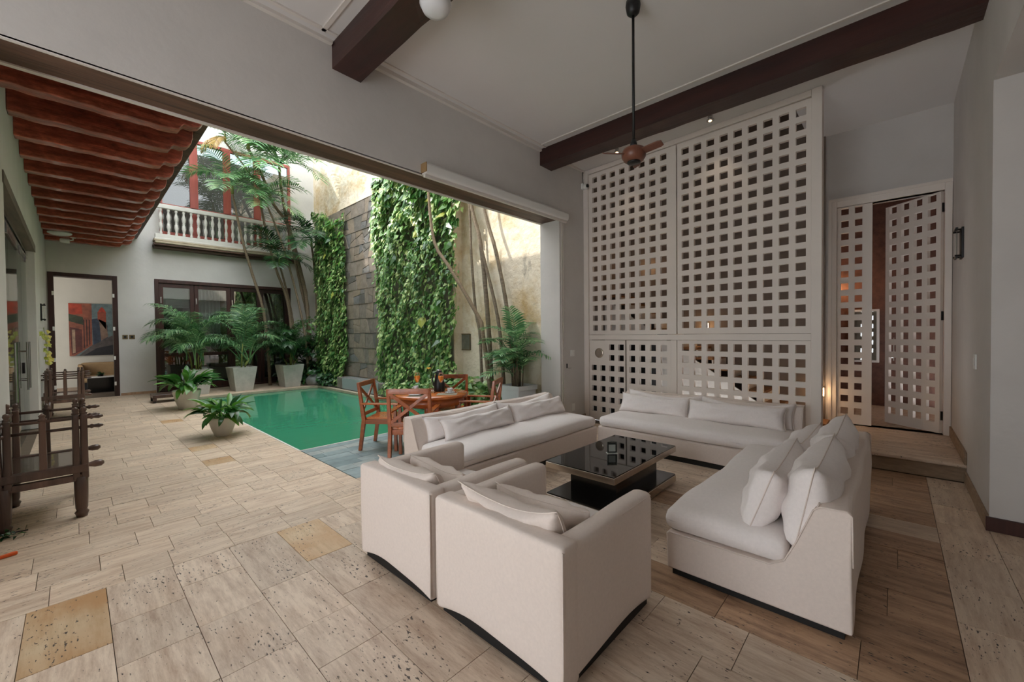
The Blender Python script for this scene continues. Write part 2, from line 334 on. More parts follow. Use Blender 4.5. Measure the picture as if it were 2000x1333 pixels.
def wall_holes(mb, axis, d0, d1, u0, u1, z0, z1, holes):
    # wall normal to axis (0: spans y, 1: spans x), thickness d0..d1, holes (ua,ub,za,zb)
    us = sorted({u0,u1,*[h[0] for h in holes],*[h[1] for h in holes]}); zs = sorted({z0,z1,*[h[2] for h in holes],*[h[3] for h in holes]})
    us = [u for u in us if u0 <= u <= u1]; zs = [z for z in zs if z0 <= z <= z1]
    for i in range(len(us)-1):
        run = None
        for j in range(len(zs)-1):
            uc, zc = (us[i]+us[i+1])/2, (zs[j]+zs[j+1])/2
            solid = not any(h[0] < uc < h[1] and h[2] < zc < h[3] for h in holes)
            if solid and run is None: run = zs[j]
            if (not solid or j == len(zs)-2) and run is not None:
                top = zs[j+1] if solid else zs[j]
                if axis == 0: mb.box(d0,d1,us[i],us[i+1],run,top)
                else: mb.box(us[i],us[i+1],d0,d1,run,top)
                run = None
    return mb
def lattice(u0, u1, z0, z1, cols, rows, t=0.05, skip=(), y0=0.0):
    # panel in the local x-z plane with square holes; cols = [(ua,ub)], rows = [(za,zb)] from the top down
    mb = MB(); rows = sorted(rows, key=lambda r: -r[1]); z = z1
    for ri, (za, zb) in enumerate(rows):
        mb.box(u0,u1,y0,y0+t,zb,z); u = u0
        for ci, (ua, ub) in enumerate(cols):
            if (ri, ci) in skip: continue
            mb.box(u,ua,y0,y0+t,za,zb); u = ub
        mb.box(u,u1,y0,y0+t,za,zb); z = za
    mb.box(u0,u1,y0,y0+t,z0,z)
    return mb
def softbox(sx, sy, sz, r=0.04, n=(8,6,4), bulge=0.0, fn=None, c=(0,0,0)):
    # rounded cushion-like box, centred at c; fn(p)->p bends it
    mb = MB(); hx, hy, hz = sx/2, sy/2, sz/2; r = min(r, hx, hy, hz)*0.999
    def ticks(h, k):
        t = [-h, -h+r*0.3, -h+r]; inner = [-h+r+(2*h-2*r)*i/k for i in range(1,k)]; return t+inner+[h-r, h-r*0.3, h]
    X, Y, Z = ticks(hx,n[0]), ticks(hy,n[1]), ticks(hz,n[2])
    idx = {}; vs_ = []; fs = []
    def V(x, y, z):
        k = (round(x,5),round(y,5),round(z,5))
        if k in idx: return idx[k]
        q = Vector((max(-hx+r,min(hx-r,x)),max(-hy+r,min(hy-r,y)),max(-hz+r,min(hz-r,z))))
        d = Vector((x,y,z))-q; p = q + (d.normalized()*r if d.length > 1e-9 else d)
        if bulge and z > 0: p.z += bulge*(1-(p.x/hx)**4)*(1-(p.y/hy)**2)*(p.z/hz)
        if fn: p = fn(p)
        idx[k] = len(vs_); vs_.append((p[0]+c[0],p[1]+c[1],p[2]+c[2])); return idx[k]
    for A, B, f in ((X,Y,lambda a,b,s:(a,b,hz*s)),(X,Z,lambda a,b,s:(a,hy*s,b)),(Y,Z,lambda a,b,s:(hx*s,a,b))):
        for s_ in (-1,1):
            for i in range(len(A)-1):
                for j in range(len(B)-1):
                    q = [V(*f(A[i],B[j],s_)),V(*f(A[i+1],B[j],s_)),V(*f(A[i+1],B[j+1],s_)),V(*f(A[i],B[j+1],s_))]
                    if len(set(q)) == 4: fs.append(tuple(q))
    return mb.add(vs_, fs)
def pillow_mesh(name, w, h, t, seed=0, nx=26, ny=16, sag=0.045, flop=0.0):
    # knife-edged scatter cushion: x width, z height, y thickness, standing on z=0
    rr = random.Random(seed); ph = [rr.uniform(0,6) for _ in range(6)]
    mb = MB(); vs_ = []; fs = []; idx = {}
    def P(i, j, s):
        u, v = -1+2*i/nx, -1+2*j/ny
        edge = max(0.0,(1-abs(u)**2.6)*(1-abs(v)**2.6))
        th = t/2*edge**0.40
        x = u*w/2*(1-0.05*(1-v*v)*abs(u)**3); z = v*h/2*(1-0.09*(1-u*u)*(abs(v)**3))
        z += -sag*(1-u*u)*max(0,v) + 0.012*math.sin(3.1*u+ph[0])*max(0,v)
        wr = 0.010*math.sin(7*u+4*v+ph[1])+0.007*math.sin(-9*u+8*v+ph[2])+0.006*math.sin(15*u+3*v+ph[3])
        y = s*th + wr*edge**0.5 + flop*max(0,v)**2*(1+0.4*math.sin(2*u+ph[4]))
        return (x, y, z+h/2)
    for s in (1,-1):
        for i in range(nx+1):
            for j in range(ny+1):
                b = i in (0,nx) or j in (0,ny); k = (i,j,1 if b else s)
                if k not in idx: idx[k] = len(vs_); vs_.append(P(i,j,s))
        for i in range(nx):
            for j in range(ny):
                q = []
                for a, b in ((i,j),(i+1,j),(i+1,j+1),(i,j+1)):
                    e = a in (0,nx) or b in (0,ny); q.append(idx[(a,b,1 if e else s)])
                fs.append(tuple(q if s < 0 else q[::-1]))
    mb.add(vs_, fs)
    me = bpy.data.meshes.new(name); me.from_pydata(mb.v, [], mb.f); me.update()
    rim = [P(i,0,1) for i in range(nx+1)]+[P(nx,j,1) for j in range(1,ny+1)]+[P(i,ny,1) for i in range(nx-1,-1,-1)]+[P(0,j,1) for j in range(ny-1,-1,-1)]
    return me, rim
UNIT = None
def unit_box():
    global UNIT
    if UNIT is None:
        m = MB().box(-0.5,0.5,-0.5,0.5,-0.5,0.5); UNIT = bpy.data.meshes.new('block'); UNIT.from_pydata(m.v, [], m.f); UNIT.update()
    return UNIT
UNITS = {}
def block(name, x0, x1, y0, y1, z0, z1, mat, parent):
    if mat not in UNITS:
        me = unit_box().copy(); me.materials.append(MATS[mat]); UNITS[mat] = me
    o = bpy.data.objects.new(name, UNITS[mat]); col.objects.link(o); o.parent = parent
    o.location = ((x0+x1)/2,(y0+y1)/2,(z0+z1)/2); o.scale = (x1-x0,y1-y0,z1-z0); return o

# ------------------------------------------------------------------ the setting
CEIL = 4.58; YO = 4.2; YO2 = 4.62; XS = 6.49; YF = 15.6; XG = 6.1; XL = -0.45; YR = -0.56; TOP = 7.9
mb = MB()
mb.box(-3.2,6.6,-3.2,3.68,-0.2,-0.012).box(-3.2,6.6,3.68,4.39,-0.2,-0.012).box(-2.0,2.12,4.39,YF+4.2,-0.2,-0.012).box(2.12,XG,13.5,YF+4.2,-0.2,-0.012)
floor = tag(mb.build('floor','grout'),'travertine tiled floor of the lounge and gallery','floor',kind='structure')
tiles = []
def cut(a, b, lo, hi, first=None):
    xs = [a]; x = a + (first if first else rnd.uniform(lo*0.4,hi))
    while x < b - lo*0.5: xs.append(x); x += rnd.uniform(lo,hi)
    return xs+[b]
known = {-0.22:[2.47,2.99], 0.11:[2.30,2.74,3.17], 0.44:[1.76,2.29,2.79,3.32], 0.77:[1.5,2.01,2.36,2.90], 1.10:[1.5,2.02,2.48,3.03]}
k = -7
while True:
    x0 = -0.22+0.33*k
    if x0 > 6.28: break
    x1 = min(x0+0.33, 6.3); y = [-0.26, 3.68]
    kk = [q for q in known if abs(q-x0) < 0.02]
    ys = (cut(-0.26,known[kk[0]][0],0.45,0.6)+known[kk[0]][1:]+[3.68]) if kk else cut(-0.26,3.68,0.44,0.62)
    for a, b in zip(ys[:-1], ys[1:]):
        och = (abs(x0+0.22) < 0.02 and abs(a-2.99) < 0.02) or (abs(x0-1.10) < 0.02 and abs(a-3.03) < 0.02)
        tiles.append((x0,x1,a,b,'travertine_ochre' if och else 'travertine_shaded' if (x0 > 2.3 and a < 1.1 and rnd.random() < 0.82) else 'travertine_y'))  # most right-side tiles take the browner colour that carries the shade there
    k += 1
xs = cut(-2.5,6.3,0.5,0.6)
for a, b in zip(xs[:-1],xs[1:]): tiles.append((a,b,-0.56,-0.26,'travertine_x'))
for j in range(4):
    xs = cut(-2.5,4.95,0.45,0.62)
    for a, b in zip(xs[:-1],xs[1:]): tiles.append((a,b,-0.56-0.33*(j+1),-0.56-0.33*j,'travertine_x'))
rows = [3.68]
while rows[-1] < YF-0.1: rows.append(rows[-1]+0.2935)
rows[-1] = YF
for a, b in zip(rows[:-1],rows[1:]):
    if a < 4.39:
        for u, w, e in ((-2.3,2.12,b),(2.12,6.3,min(b,4.39))):
            xs = cut(u,w,0.22,0.55)
            for p, q in zip(xs[:-1],xs[1:]): tiles.append((p,q,a,e,'travertine_x'))
    elif a < 5.1:
        xs = cut(XL,2.12,0.22,0.55)
        for p, q in zip(xs[:-1],xs[1:]): tiles.append((p,q,a,b,'travertine_x'))
    else:
        for u, w in ((XL,1.09),(1.40,2.12)):
            xs = cut(u,w,0.22,0.6)
            for p, q in zip(xs[:-1],xs[1:]): tiles.append((p,q,a,b,'travertine_x'))
ys = cut(5.15,YF,0.2,0.42)
for a, b in zip(ys[:-1],ys[1:]): tiles.append((1.09,1.40,a,b,'travertine_ochre' if rnd.random() < 0.12 else 'travertine_x'))
xs = cut(2.12,XG,0.35,0.6)
for a, b in zip(xs[:-1],xs[1:]):
    for c_, d_ in ((13.5,14.2),(14.2,14.9),(14.9,YF)): tiles.append((a,b,c_,d_,'travertine_x'))
def seen(t):
    x, y = (t[0]+t[1])/2, (t[2]+t[3])/2; d = math.hypot(x,y); az = math.degrees(math.atan2(y,x))
    vis = -10 < az < 96 and d > 1.7 and not (2.6 < x < 5.0 and 0.1 < y < 1.1) and not (1.4 < x < 2.3 and 1.0 < y < 2.85) and not (2.5 < x < 5.1 and 3.1 < y < 4.1) and not (5.05 < x < 6.3 and 0.8 < y < 4.2)
    return (0 if vis else 1, d*d*d/((t[1]-t[0])*(t[3]-t[2])))
tiles.sort(key=seen)
G = 0.0017
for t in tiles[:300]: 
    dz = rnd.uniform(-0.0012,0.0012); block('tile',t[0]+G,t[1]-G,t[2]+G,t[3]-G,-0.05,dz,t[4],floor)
for mt in ('travertine_x','travertine_y','travertine_ochre','travertine_shaded'):
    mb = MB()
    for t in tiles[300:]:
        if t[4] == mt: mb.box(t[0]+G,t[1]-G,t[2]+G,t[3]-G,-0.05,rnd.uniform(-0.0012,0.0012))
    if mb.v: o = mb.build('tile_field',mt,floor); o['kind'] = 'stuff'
# slate deck
deck = tag(MB().box(2.12,6.1,4.39,6.05,-0.3,-0.012).build('floor_deck','slate_joint'),'blue-grey slate paved deck between lounge and pool','deck',kind='structure')
y = 4.39; ri = 0
while y < 6.0:
    y2 = min(y+0.185,6.03); xs = cut(2.13,6.1,0.3,0.5)
    for a, b in zip(xs[:-1],xs[1:]): block('tile',a+0.002,b-0.002,y+0.002,y2-0.002,-0.05,rnd.uniform(-0.002,0.001),'slate',deck)
    y = y2
# pool
pool = thing('pool','rectangular plunge pool with opaque green water','pool',(0,0,0),kind='structure')
MB().box(2.0,5.4,5.9,13.6,-1.3,-1.2).box(2.0,2.12,6.05,13.5,-1.2,-0.013).box(5.3,5.42,6.05,13.5,-1.2,-0.013).box(2.12,5.3,13.45,13.57,-1.2,-0.013).box(2.12,5.3,5.95,6.04,-1.2,-0.013).build('basin','slate_joint',pool)
mb = MB(); mb.box(2.12,5.3,6.045,13.45,-1.2,-0.055); mb.build('water','pool_water',pool)
MB().box(2.115,5.3,6.03,6.055,-0.05,0.004).box(2.105,2.13,6.05,13.45,-0.05,0.004).build('coping','baluster',pool)
MB().box(5.28,5.42,6.05,13.5,-0.05,0.01).box(2.12,5.42,13.42,13.5,-0.05,0.01).build('coping','ledge',pool)
bed = tag(MB().box(5.42,XG,6.05,YF,-0.25,0.03).build('ground_bed','soil'),'dark soil planting bed along the garden wall','planting bed',kind='structure')
# walls
mb = MB(); wall_holes(mb,1,YO,YO2,-3.2,6.6,0,TOP,[(XL,5.71,0,3.55)])
wl = tag(mb.build('wall_left','plaster'),'white plaster wall with wide opening onto the courtyard','wall',kind='structure')
mb = MB().box(XL,5.70,4.222,4.57,3.549,3.565); mb.build('lintel_board','timber_x',wl)
MB().box(XL,5.71,4.2,4.222,3.538,3.56).box(XL,5.71,4.57,4.62,3.538,3.56).build('lintel_edge','trim_white',wl)
mb = MB(); wall_holes(mb,1,-1.16,YR,-3.2,8.1,0,CEIL,[(-3.2,4.95,0,3.55)])
tag(mb.build('wall_right','plaster'),'white plaster wall with wide lintelled passage, grey door wall beside it','wall',kind='structure')
mb = MB(); wall_holes(mb,0,-3.4,-3.2,-3.4,YO2,0,CEIL,[(0.6,3.2,0.0,3.2)])  # opening added and sized to let sky fill light into the lounge
tag(mb.build('wall_back','plaster'),'unseen plaster wall behind the camera, opening added to let in sky light','wall',kind='structure')
tag(MB().box(-3.2,5.2,-3.4,-3.2,0,CEIL).box(4.95,5.15,-3.2,-1.16,0,CEIL).build('wall_passage','plaster'),'white plaster wall of the side passage','wall',kind='structure')
mb = MB(); wall_holes(mb,0,7.93,8.1,YR,YO2,0,CEIL,[(-0.50,0.64,0.19,3.46)])
tag(mb.build('wall_end','plaster'),'plain plaster end wall holding the lattice doors','wall',kind='structure')
tag(MB().box(6.62,8.3,0.98,YO2,6.2,6.3).build('ceiling_stairs','hall_wall'),'high ceiling of the stair hall','ceiling',kind='structure')
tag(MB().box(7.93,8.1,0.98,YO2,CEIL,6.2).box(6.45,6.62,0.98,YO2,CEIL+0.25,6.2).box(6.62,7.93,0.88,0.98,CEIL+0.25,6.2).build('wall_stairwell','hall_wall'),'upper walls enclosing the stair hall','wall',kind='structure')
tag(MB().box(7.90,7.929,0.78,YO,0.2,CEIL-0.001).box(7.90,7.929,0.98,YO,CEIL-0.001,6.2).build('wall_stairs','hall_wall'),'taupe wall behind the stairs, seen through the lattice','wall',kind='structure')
mb = MB(); wall_holes(mb,1,YF,YF+0.28,-0.9,6.4,0,TOP+0.8,[(-0.43,0.84,0,3.29),(1.61,5.25,0,3.29),(1.75,5.3,4.62,7.6)])
tag(mb.build('wall_far','plaster_cool'),'white rendered far wall of the courtyard with doors and upper windows','wall',kind='structure')
mb = MB(); wall_holes(mb,0,-0.95,XL,YO2,YF,0,4.5,[(6.46,11.15,0,3.2)]); mb.box(-0.95,XL,YO2,YF,4.5,TOP)
wg = tag(mb.build('wall_gallery','plaster_cool'),'white plaster side wall of the gallery with glass door opening','wall',kind='structure')
MB().box(-1.0,-0.44,6.38,11.23,3.14,3.26).build('lintel_board','lintel_wood',wg)
tag(MB().box(0.85,1.05,YO2,YF,4.62,TOP+0.3).build('wall_upper','plaster_cool'),'unseen upper storey wall above the gallery joists, height set to shade the garden wall','wall',kind='structure')  # unseen; height set so its shadow edge falls across the garden wall
tag(MB().box(XG,XG+0.3,YO2,YF+0.3,0,TOP+0.8).build('wall_garden','garden_plaster'),'weathered ochre and limewashed garden wall behind the palms','wall',kind='structure')
tag(MB().box(-3.2,6.62,-3.4,YO2,CEIL,CEIL+0.25).box(6.62,8.3,-3.4,0.98,CEIL,CEIL+0.25).build('ceiling','ceiling_paint'),'smooth white ceiling above the lounge','ceiling',kind='structure')
# ceiling mouldings
n_trim = [0]
def trim(mb, label, mat='trim_white', bevel=0.0):
    n_trim[0] += 1; return tag(mb.build('trim_%d' % n_trim[0],mat,bevel=bevel),label,'trim',kind='structure')
mb = MB().box(2.16,5.19,YO-0.05,YO,CEIL-0.045,CEIL).box(2.16,5.19,YO-0.14,YO-0.11,CEIL-0.014,CEIL).box(5.06,5.09,-0.5,YO-0.14,CEIL-0.014,CEIL)
trim(mb,'thin white moulding framing the middle ceiling panel')
mb = MB().box(-3.0,1.84,YO-0.05,YO,CEIL-0.03,CEIL).box(-3.0,1.84,YO-0.17,YO-0.13,CEIL-0.016,CEIL).box(1.69,1.73,-0.5,YO-0.13,CEIL-0.016,CEIL)
trim(mb,'thin white moulding framing the ceiling panel left of the beams')
trim(MB().box(5.52,6.45,YO-0.03,YO,CEIL-0.03,CEIL),'short white moulding where ceiling meets wall beside the lattice screen')
trim(MB().box(5.755,5.775,YO-0.012,YO,0.1,3.55).box(5.80,5.81,YO-0.012,YO,0.1,3.55),'narrow white corner bead beside the courtyard opening')
def skirt(side, mb, label, mat='stone_skirt'): return tag(mb.build('baseboard_'+side,mat,bevel=0.004),label,'baseboard',kind='structure')
skirt('left',MB().box(5.9,6.49,YO-0.025,YO,0,0.11),'stone skirting under the white wall behind sofas')
skirt('right',MB().box(4.95,6.3,YR,YR+0.02,0,0.12).box(6.3,7.93,YR,YR+0.02,0.19,0.32),'pale stone skirting along the wall beside the step')
skirt('passage',MB().box(4.925,4.95,-3.2,YR+0.02,0,0.11),'dark wooden skirting inside the passage reveal','mahogany')
skirt('far',MB().box(0.86,1.60,YF-0.02,YF,0,0.07),'low sandstone skirting between the two far doorways','sandstone')
# landing and step
land = tag(MB().box(6.36,8.0,YR,0.75,0,0.155).box(7.0,8.0,0.75,4.2,0,0.155).build('floor_landing','stone_skirt'),'raised landing in front of the lattice doors','landing',kind='structure')
MB().box(6.30,7.1,YR,0.66,0.155,0.19).box(7.103,10.4,YR,2.0,0.155,0.19).build('tread','stair_wood' if 0 else 'travertine_y',land,bevel=0.008)
MB().box(6.34,6.365,YR,0.1,0.0,0.155).box(6.34,6.365,0.103,0.66,0.0,0.155).build('riser','stone_skirt',land)
# big ceiling beams
def beam(x0, x1, y0, y1, label):
    mb = MB(); n = 26; rr = random.Random(int(x0*10)); vs_ = []; fs = []
    for i in range(n+1):
        y = y0+(y1-y0)*i/n; d = lambda: rr.uniform(-0.006,0.006)
        vs_ += [(x0+d(),y,4.32+d()),(x1+d(),y,4.32+d()),(x1,y,CEIL),(x0,y,CEIL)]
    for i in range(n):
        for k in range(4): fs.append((i*4+k,i*4+(k+1)%4,(i+1)*4+(k+1)%4,(i+1)*4+k))
    fs += [(3,2,1,0),(n*4,n*4+1,n*4+2,n*4+3)]
    return tag(mb.add(vs_,fs).build('ceiling_beam','timber'),label,'beam',group='dark ceiling beams')
beam(5.20,5.50,YR,YO,'dark hewn timber ceiling beam running above the lattice screen and fan')
beam(1.85,2.15,-3.2,YO,'dark hewn timber ceiling beam carrying the round white lamp')
# gallery joists
gal = tag(MB().box(XL,1.28,YO2,YF,4.42,4.5).build('ceiling_gallery','void'),'red boarded gallery ceiling above the joists','ceiling',kind='structure')
y = YO2+0.02
while y < YF-0.05:
    block('board',XL,1.2,y,min(y+0.245,YF-0.01),4.40,4.43,'board_red',gal); y += 0.25
MB().box(1.16,1.27,YO2,YF-0.01,4.38,4.62).build('fascia','timber_x',gal,bevel=0.02)
MB().box(1.2,1.31,YO2,YF-0.01,4.56,4.62).build('fascia','lintel_wood',gal,bevel=0.015)
jy = [5.52+0.757*k for k in range(14)]
ords = ['first','second','third','fourth','fifth','sixth','seventh','eighth','ninth','tenth','eleventh','twelfth','thirteenth','fourteenth']
def joist_mesh(seed):
    rr = random.Random(seed)
    top = 4.40; prof = [(XL,4.05),(0.2,4.05),(0.82,4.05),(0.90,4.065),(0.93,4.12),(0.95,4.14),(1.02,4.13),(1.09,4.16),(1.135,4.22),(1.15,4.29),(1.155,top),(XL,top)]
    n = len(prof); mb = MB(); vs_ = []; 
    xs = [XL+(0.82-XL)*i/14 for i in range(14)]
    low = [(x,4.05+rr.uniform(-0.007,0.006)) for x in xs]+prof[2:]
    n = len(low)
    for s in (-1,1):
        for (x,z) in low: vs_.append((x,s*(0.085+rr.uniform(-0.008,0.008)),z))
    fs = [tuple(range(n)),tuple(reversed(range(n,2*n)))]+[(i,(i+1)%n,n+(i+1)%n,n+i) for i in range(n)]
    return mb.add(vs_,fs)
for i, y in enumerate(jy):
    if y > YF-0.1: break
    lab = 'hewn red timber gallery joist with carved scroll end, %s counted from the lounge' % ords[i]
    o = joist_mesh(i).build('ceiling_joist','joist_red',bevel=0.012,seg=2); o.location = (0,y,0)
    tag(o,lab,'joist',group='gallery ceiling joists')

# ------------------------------------------------------------------ doors, windows, screen
# far-left doorway
d = thing('door_1','open dark mahogany doorway at the gallery end, painting beyond','doorway',(0,YF,0),kind='structure')
MB().box(-0.43,-0.33,-0.03,0.26,0,3.29).build('jamb','mahogany',d,bevel=0.006)
MB().box(0.74,0.84,-0.03,0.26,0,3.29).build('jamb','mahogany',d,bevel=0.006)
MB().box(-0.33,0.74,-0.03,0.26,3.19,3.29).build('lintel','mahogany',d,bevel=0.006)
for x in (-0.345,0.755):
    for z in (0.35,1.05,1.85,2.75): MB().box(x-0.02,x+0.02,-0.04,-0.025,z-0.05,z+0.05).build('hinge_plate','white_plastic',d)
# folding glazed doors
d = thing('door_2','dark wooden folding glazed doors behind the concrete planters','folding door',(0,YF,0),kind='structure')
MB().box(1.61,1.70,-0.03,0.2,0,3.29).box(5.16,5.25,-0.03,0.2,0,3.29).box(1.70,5.16,-0.03,0.2,3.19,3.29).box(1.70,5.16,0,0.2,0.0,0.05).build('frame','mahogany',d,bevel=0.005)
edges = [1.70,2.53,3.46,4.30,5.16]
for i in range(4):
    a, b = edges[i]+0.004, edges[i+1]-0.004
    mb = MB().box(a,a+0.10,0.02,0.075,0.05,3.185).box(b-0.10,b,0.02,0.075,0.05,3.185).box(a+0.10,b-0.10,0.02,0.075,3.07,3.185).box(a+0.10,b-0.10,0.02,0.075,0.05,0.2).box(a+0.10,b-0.10,0.02,0.075,1.03,1.13)
    lf = mb.build('leaf','mahogany',d,bevel=0.004)
    MB().box(a+0.10,b-0.10,0.044,0.05,0.2,1.03).build('pane','glass_dark',lf)
    MB().box(a+0.10,b-0.10,0.044,0.05,1.13,3.07).build('pane','glass_dark',lf)
    MB().box(a+0.03,a+0.06,0.0,0.02,2.6,2.78).build('hinge','chrome',lf)
# interior behind folding doors
tag(MB().box(1.2,6.2,19.2,19.4,0,3.6).box(1.15,1.25,15.88,19.2,0,3.6).box(6.2,6.3,15.88,19.2,0,3.6).box(1.2,6.2,15.88,19.4,3.6,3.7).build('wall_bedroom','hall_wall'),'dim interior wall behind the folding doors','wall',kind='structure')
tag(MB().box(1.25,6.2,15.88,19.2,-0.1,-0.005).build('floor_bedroom','sandstone'),'interior floor behind the folding doors','floor',kind='structure')
o = thing('roller_blind','white roller blind half lowered behind the folding door pane','blind',(2.1,15.92,2.5))
MB().box(-0.36,0.34,0,0.006,0,0.65).build('cloth','white_plastic',o); MB().tube([(-0.36,0.003,0.0),(0.34,0.003,0.0)],0.012).build('bottom_bar','white_plastic',o); MB().tube([(-0.37,0.02,0.67),(0.36,0.02,0.67)],0.03).build('roller','white_plastic',o)
def curtain(x0, x1, y, z0, z1, label, mat='curtain', waves=9):
    n = 60; vs_ = []; fs = []
    for i in range(n+1):
        x = x0+(x1-x0)*i/n; yy = y+0.05*math.sin(waves*2*math.pi*i/n)
        vs_ += [(x,yy,z0),(x,yy,z1),(x,yy+0.01,z1),(x,yy+0.01,z0)]
    for i in range(n):
        for k in range(4): fs.append((i*4+k,i*4+(k+1)%4,(i+1)*4+(k+1)%4,(i+1)*4+k))
    return tag(MB().add(vs_,fs).build('curtain',mat,smooth=True),label,'curtain')
curtain(4.35,5.1,16.15,0.05,3.1,'beige hanging curtain inside the rightmost glazed folding leaf')
curtain(2.62,3.3,16.2,1.2,3.1,'pale sheer curtain inside the second glazed folding leaf','white_plastic',7)
o = thing('wardrobe','tan panelled wardrobe inside, behind the third glazed leaf','wardrobe',(3.95,17.4,0)); MB().box(-0.6,0.6,0,0.6,0.05,2.9).build('body','tan',o,bevel=0.01); MB().box(-0.57,-0.01,-0.02,0,0.1,2.8).build('door','tan',o,bevel=0.01); MB().box(0.01,0.57,-0.02,0,0.1,2.8).build('door','tan',o,bevel=0.01)
o = thing('planter_tub','grey tub planter standing inside behind the glass','planter',(2.12,16.7,0)); MB().add([(-.22,-.2,0),(.22,-.2,0),(.22,.2,0),(-.22,.2,0),(-.3,-.26,.75),(.3,-.26,.75),(.3,.26,.75),(-.3,.26,.75)],[(3,2,1,0),(4,5,6,7),(0,1,5,4),(1,2,6,5),(2,3,7,6),(3,0,4,7)]).build('body','bin_grey',o,bevel=0.01)
o = thing('bed','low white bed seen through the folding doors','bed',(3.1,17.6,0)); softbox(1.1,1.6,0.35,0.08,bulge=0.03,c=(0,0,0.35)).build('mattress','fabric_seat',o,smooth=True); MB().box(-0.58,0.58,-0.82,0.82,0,0.18).build('bed_base','bin_grey',o)
# sitting room beyond the doorway
tag(MB().box(-2.2,1.15,18.3,18.5,0,4.0).box(-2.3,-2.2,15.88,18.5,0,4.0).box(-2.2,1.15,15.88,18.5,3.9,4.0).build('wall_sitting','room_wall'),'beige wall of the sitting room beyond the doorway','wall',kind='structure')
skirt('sitting',MB().box(-2.2,1.15,18.27,18.3,0,0.1),'dark skirting in the sitting room')
p = thing('painting','colourful street painting with orange buildings and domed tower','painting',(0,18.28,0))
MB().box(-0.10,0.88,-0.035,0.0,1.06,2.67).build('canvas','painting_sky' if 'painting_sky' in MATS else 'plaque',p)
def patch(name, pts, c, lay):
    key = 'paint_%s' % name
    if key not in MATS: plain(key, tuple(v*0.62 for v in c[:3])+(1,), 0.7, var=0.4, vscale=7, stretch=(1,1,1))
    q = [(-0.10+a*0.98, 2.67-b*1.61) for a, b in pts]
    MB().prism(q,-0.036-0.001*lay,-0.034-0.001*lay,1).build('painted_'+name,key,p)
patch('sky',[(0,0),(1,0),(1,1),(0,1)],srgb(112,128,124),1)
patch('street',[(0.2,1),(0.5,0.80),(0.95,0.62),(1,0.62),(1,1)],srgb(92,82,76),2)
patch('shadow',[(0.3,1),(0.6,0.86),(1,0.80),(1,1)],srgb(40,36,36),3)
patch('house',[(0,0),(0.5,0),(0.5,0.80),(0.12,1),(0,1)],srgb(150,84,58),4)
patch('balcony',[(0,0),(0.28,0.02),(0.3,0.2),(0,0.22)],srgb(178,62,30),5)
patch('awning',[(0,0.2),(0.3,0.26),(0.34,0.42),(0,0.34)],srgb(58,62,36),6)
patch('arcade',[(0.02,0.45),(0.28,0.5),(0.28,0.9),(0.05,0.98)],srgb(96,44,32),6)
patch('pillar',[(0.06,0.5),(0.13,0.5),(0.13,0.94),(0.07,0.95)],srgb(168,136,106),7)
for i in range(3): patch('window%d' % i,[(0.31+0.06*i,0.3),(0.335+0.06*i,0.32),(0.335+0.06*i,0.84-0.03*i),(0.31+0.06*i,0.86-0.03*i)],srgb(70,36,30),7)
patch('distance',[(0.5,0.3),(0.66,0.28),(0.85,0.42),(0.85,0.66),(0.52,0.8)],srgb(58,66,78),5)
patch('facade',[(0.66,0.30),(0.82,0.36),(0.86,0.64),(0.70,0.72)],srgb(140,112,92),6)
patch('tower',[(0.63,0.16),(0.82,0.16),(0.82,0.5),(0.63,0.3)],srgb(160,78,52),6)
patch('dome',[(0.64,0.16),(0.68,0.10),(0.73,0.06),(0.78,0.10),(0.82,0.16)],srgb(190,70,44),7)
o = thing('settee','small tan upholstered settee under the street painting','settee',(0.60,17.88,0))
softbox(0.9,0.6,0.2,0.05,c=(0,0,0.36)).build('seat','tan',o,smooth=True); softbox(0.95,0.14,0.45,0.06,c=(0,0.28,0.62)).build('backrest','tan',o,smooth=True)
softbox(0.12,0.62,0.42,0.05,fn=lambda q: Vector((q.x-0.12*max(0,q.z),q.y,q.z)),c=(-0.46,0,0.6)).build('arm','tan',o,smooth=True); MB().box(-0.45,0.45,-0.25,0.28,0,0.27).build('base','black_plinth',o)
o = thing('side_table','black box table with pale top edge in front of tan settee','table',(0.66,17.3,0))
MB().box(-0.42,0.42,-0.2,0.2,0,0.43).build('body','black_gloss',o,bevel=0.004); MB().box(-0.43,0.43,-0.21,0.21,0.43,0.46).build('top','trim_white',o)
o = thing('leafy_centrepiece','small green leafy arrangement on the black box table','plant',(0.52,17.3,0.46))
mb = MB(); rr = random.Random(3)
for i in range(26):
    a = rr.uniform(0,6.3); e = rr.uniform(0.2,1.4); l = 0.16; dx, dy, dz = l*math.cos(a)*math.cos(e), l*math.sin(a)*math.cos(e), l*math.sin(e)
    mb.add([(0,0,0.03),(dx*.6-dy*.25,dy*.6+dx*.25,dz*.7),(dx,dy,dz),(dx*.6+dy*.25,dy*.6-dx*.25,dz*.7)],[(0,1,2,3)])
mb.build('leaves','leaf_dark',o); MB().lathe([(0.03,0),(0.06,0.0),(0.07,0.05),(0.05,0.06)],12).build('bowl','black_gloss',o)
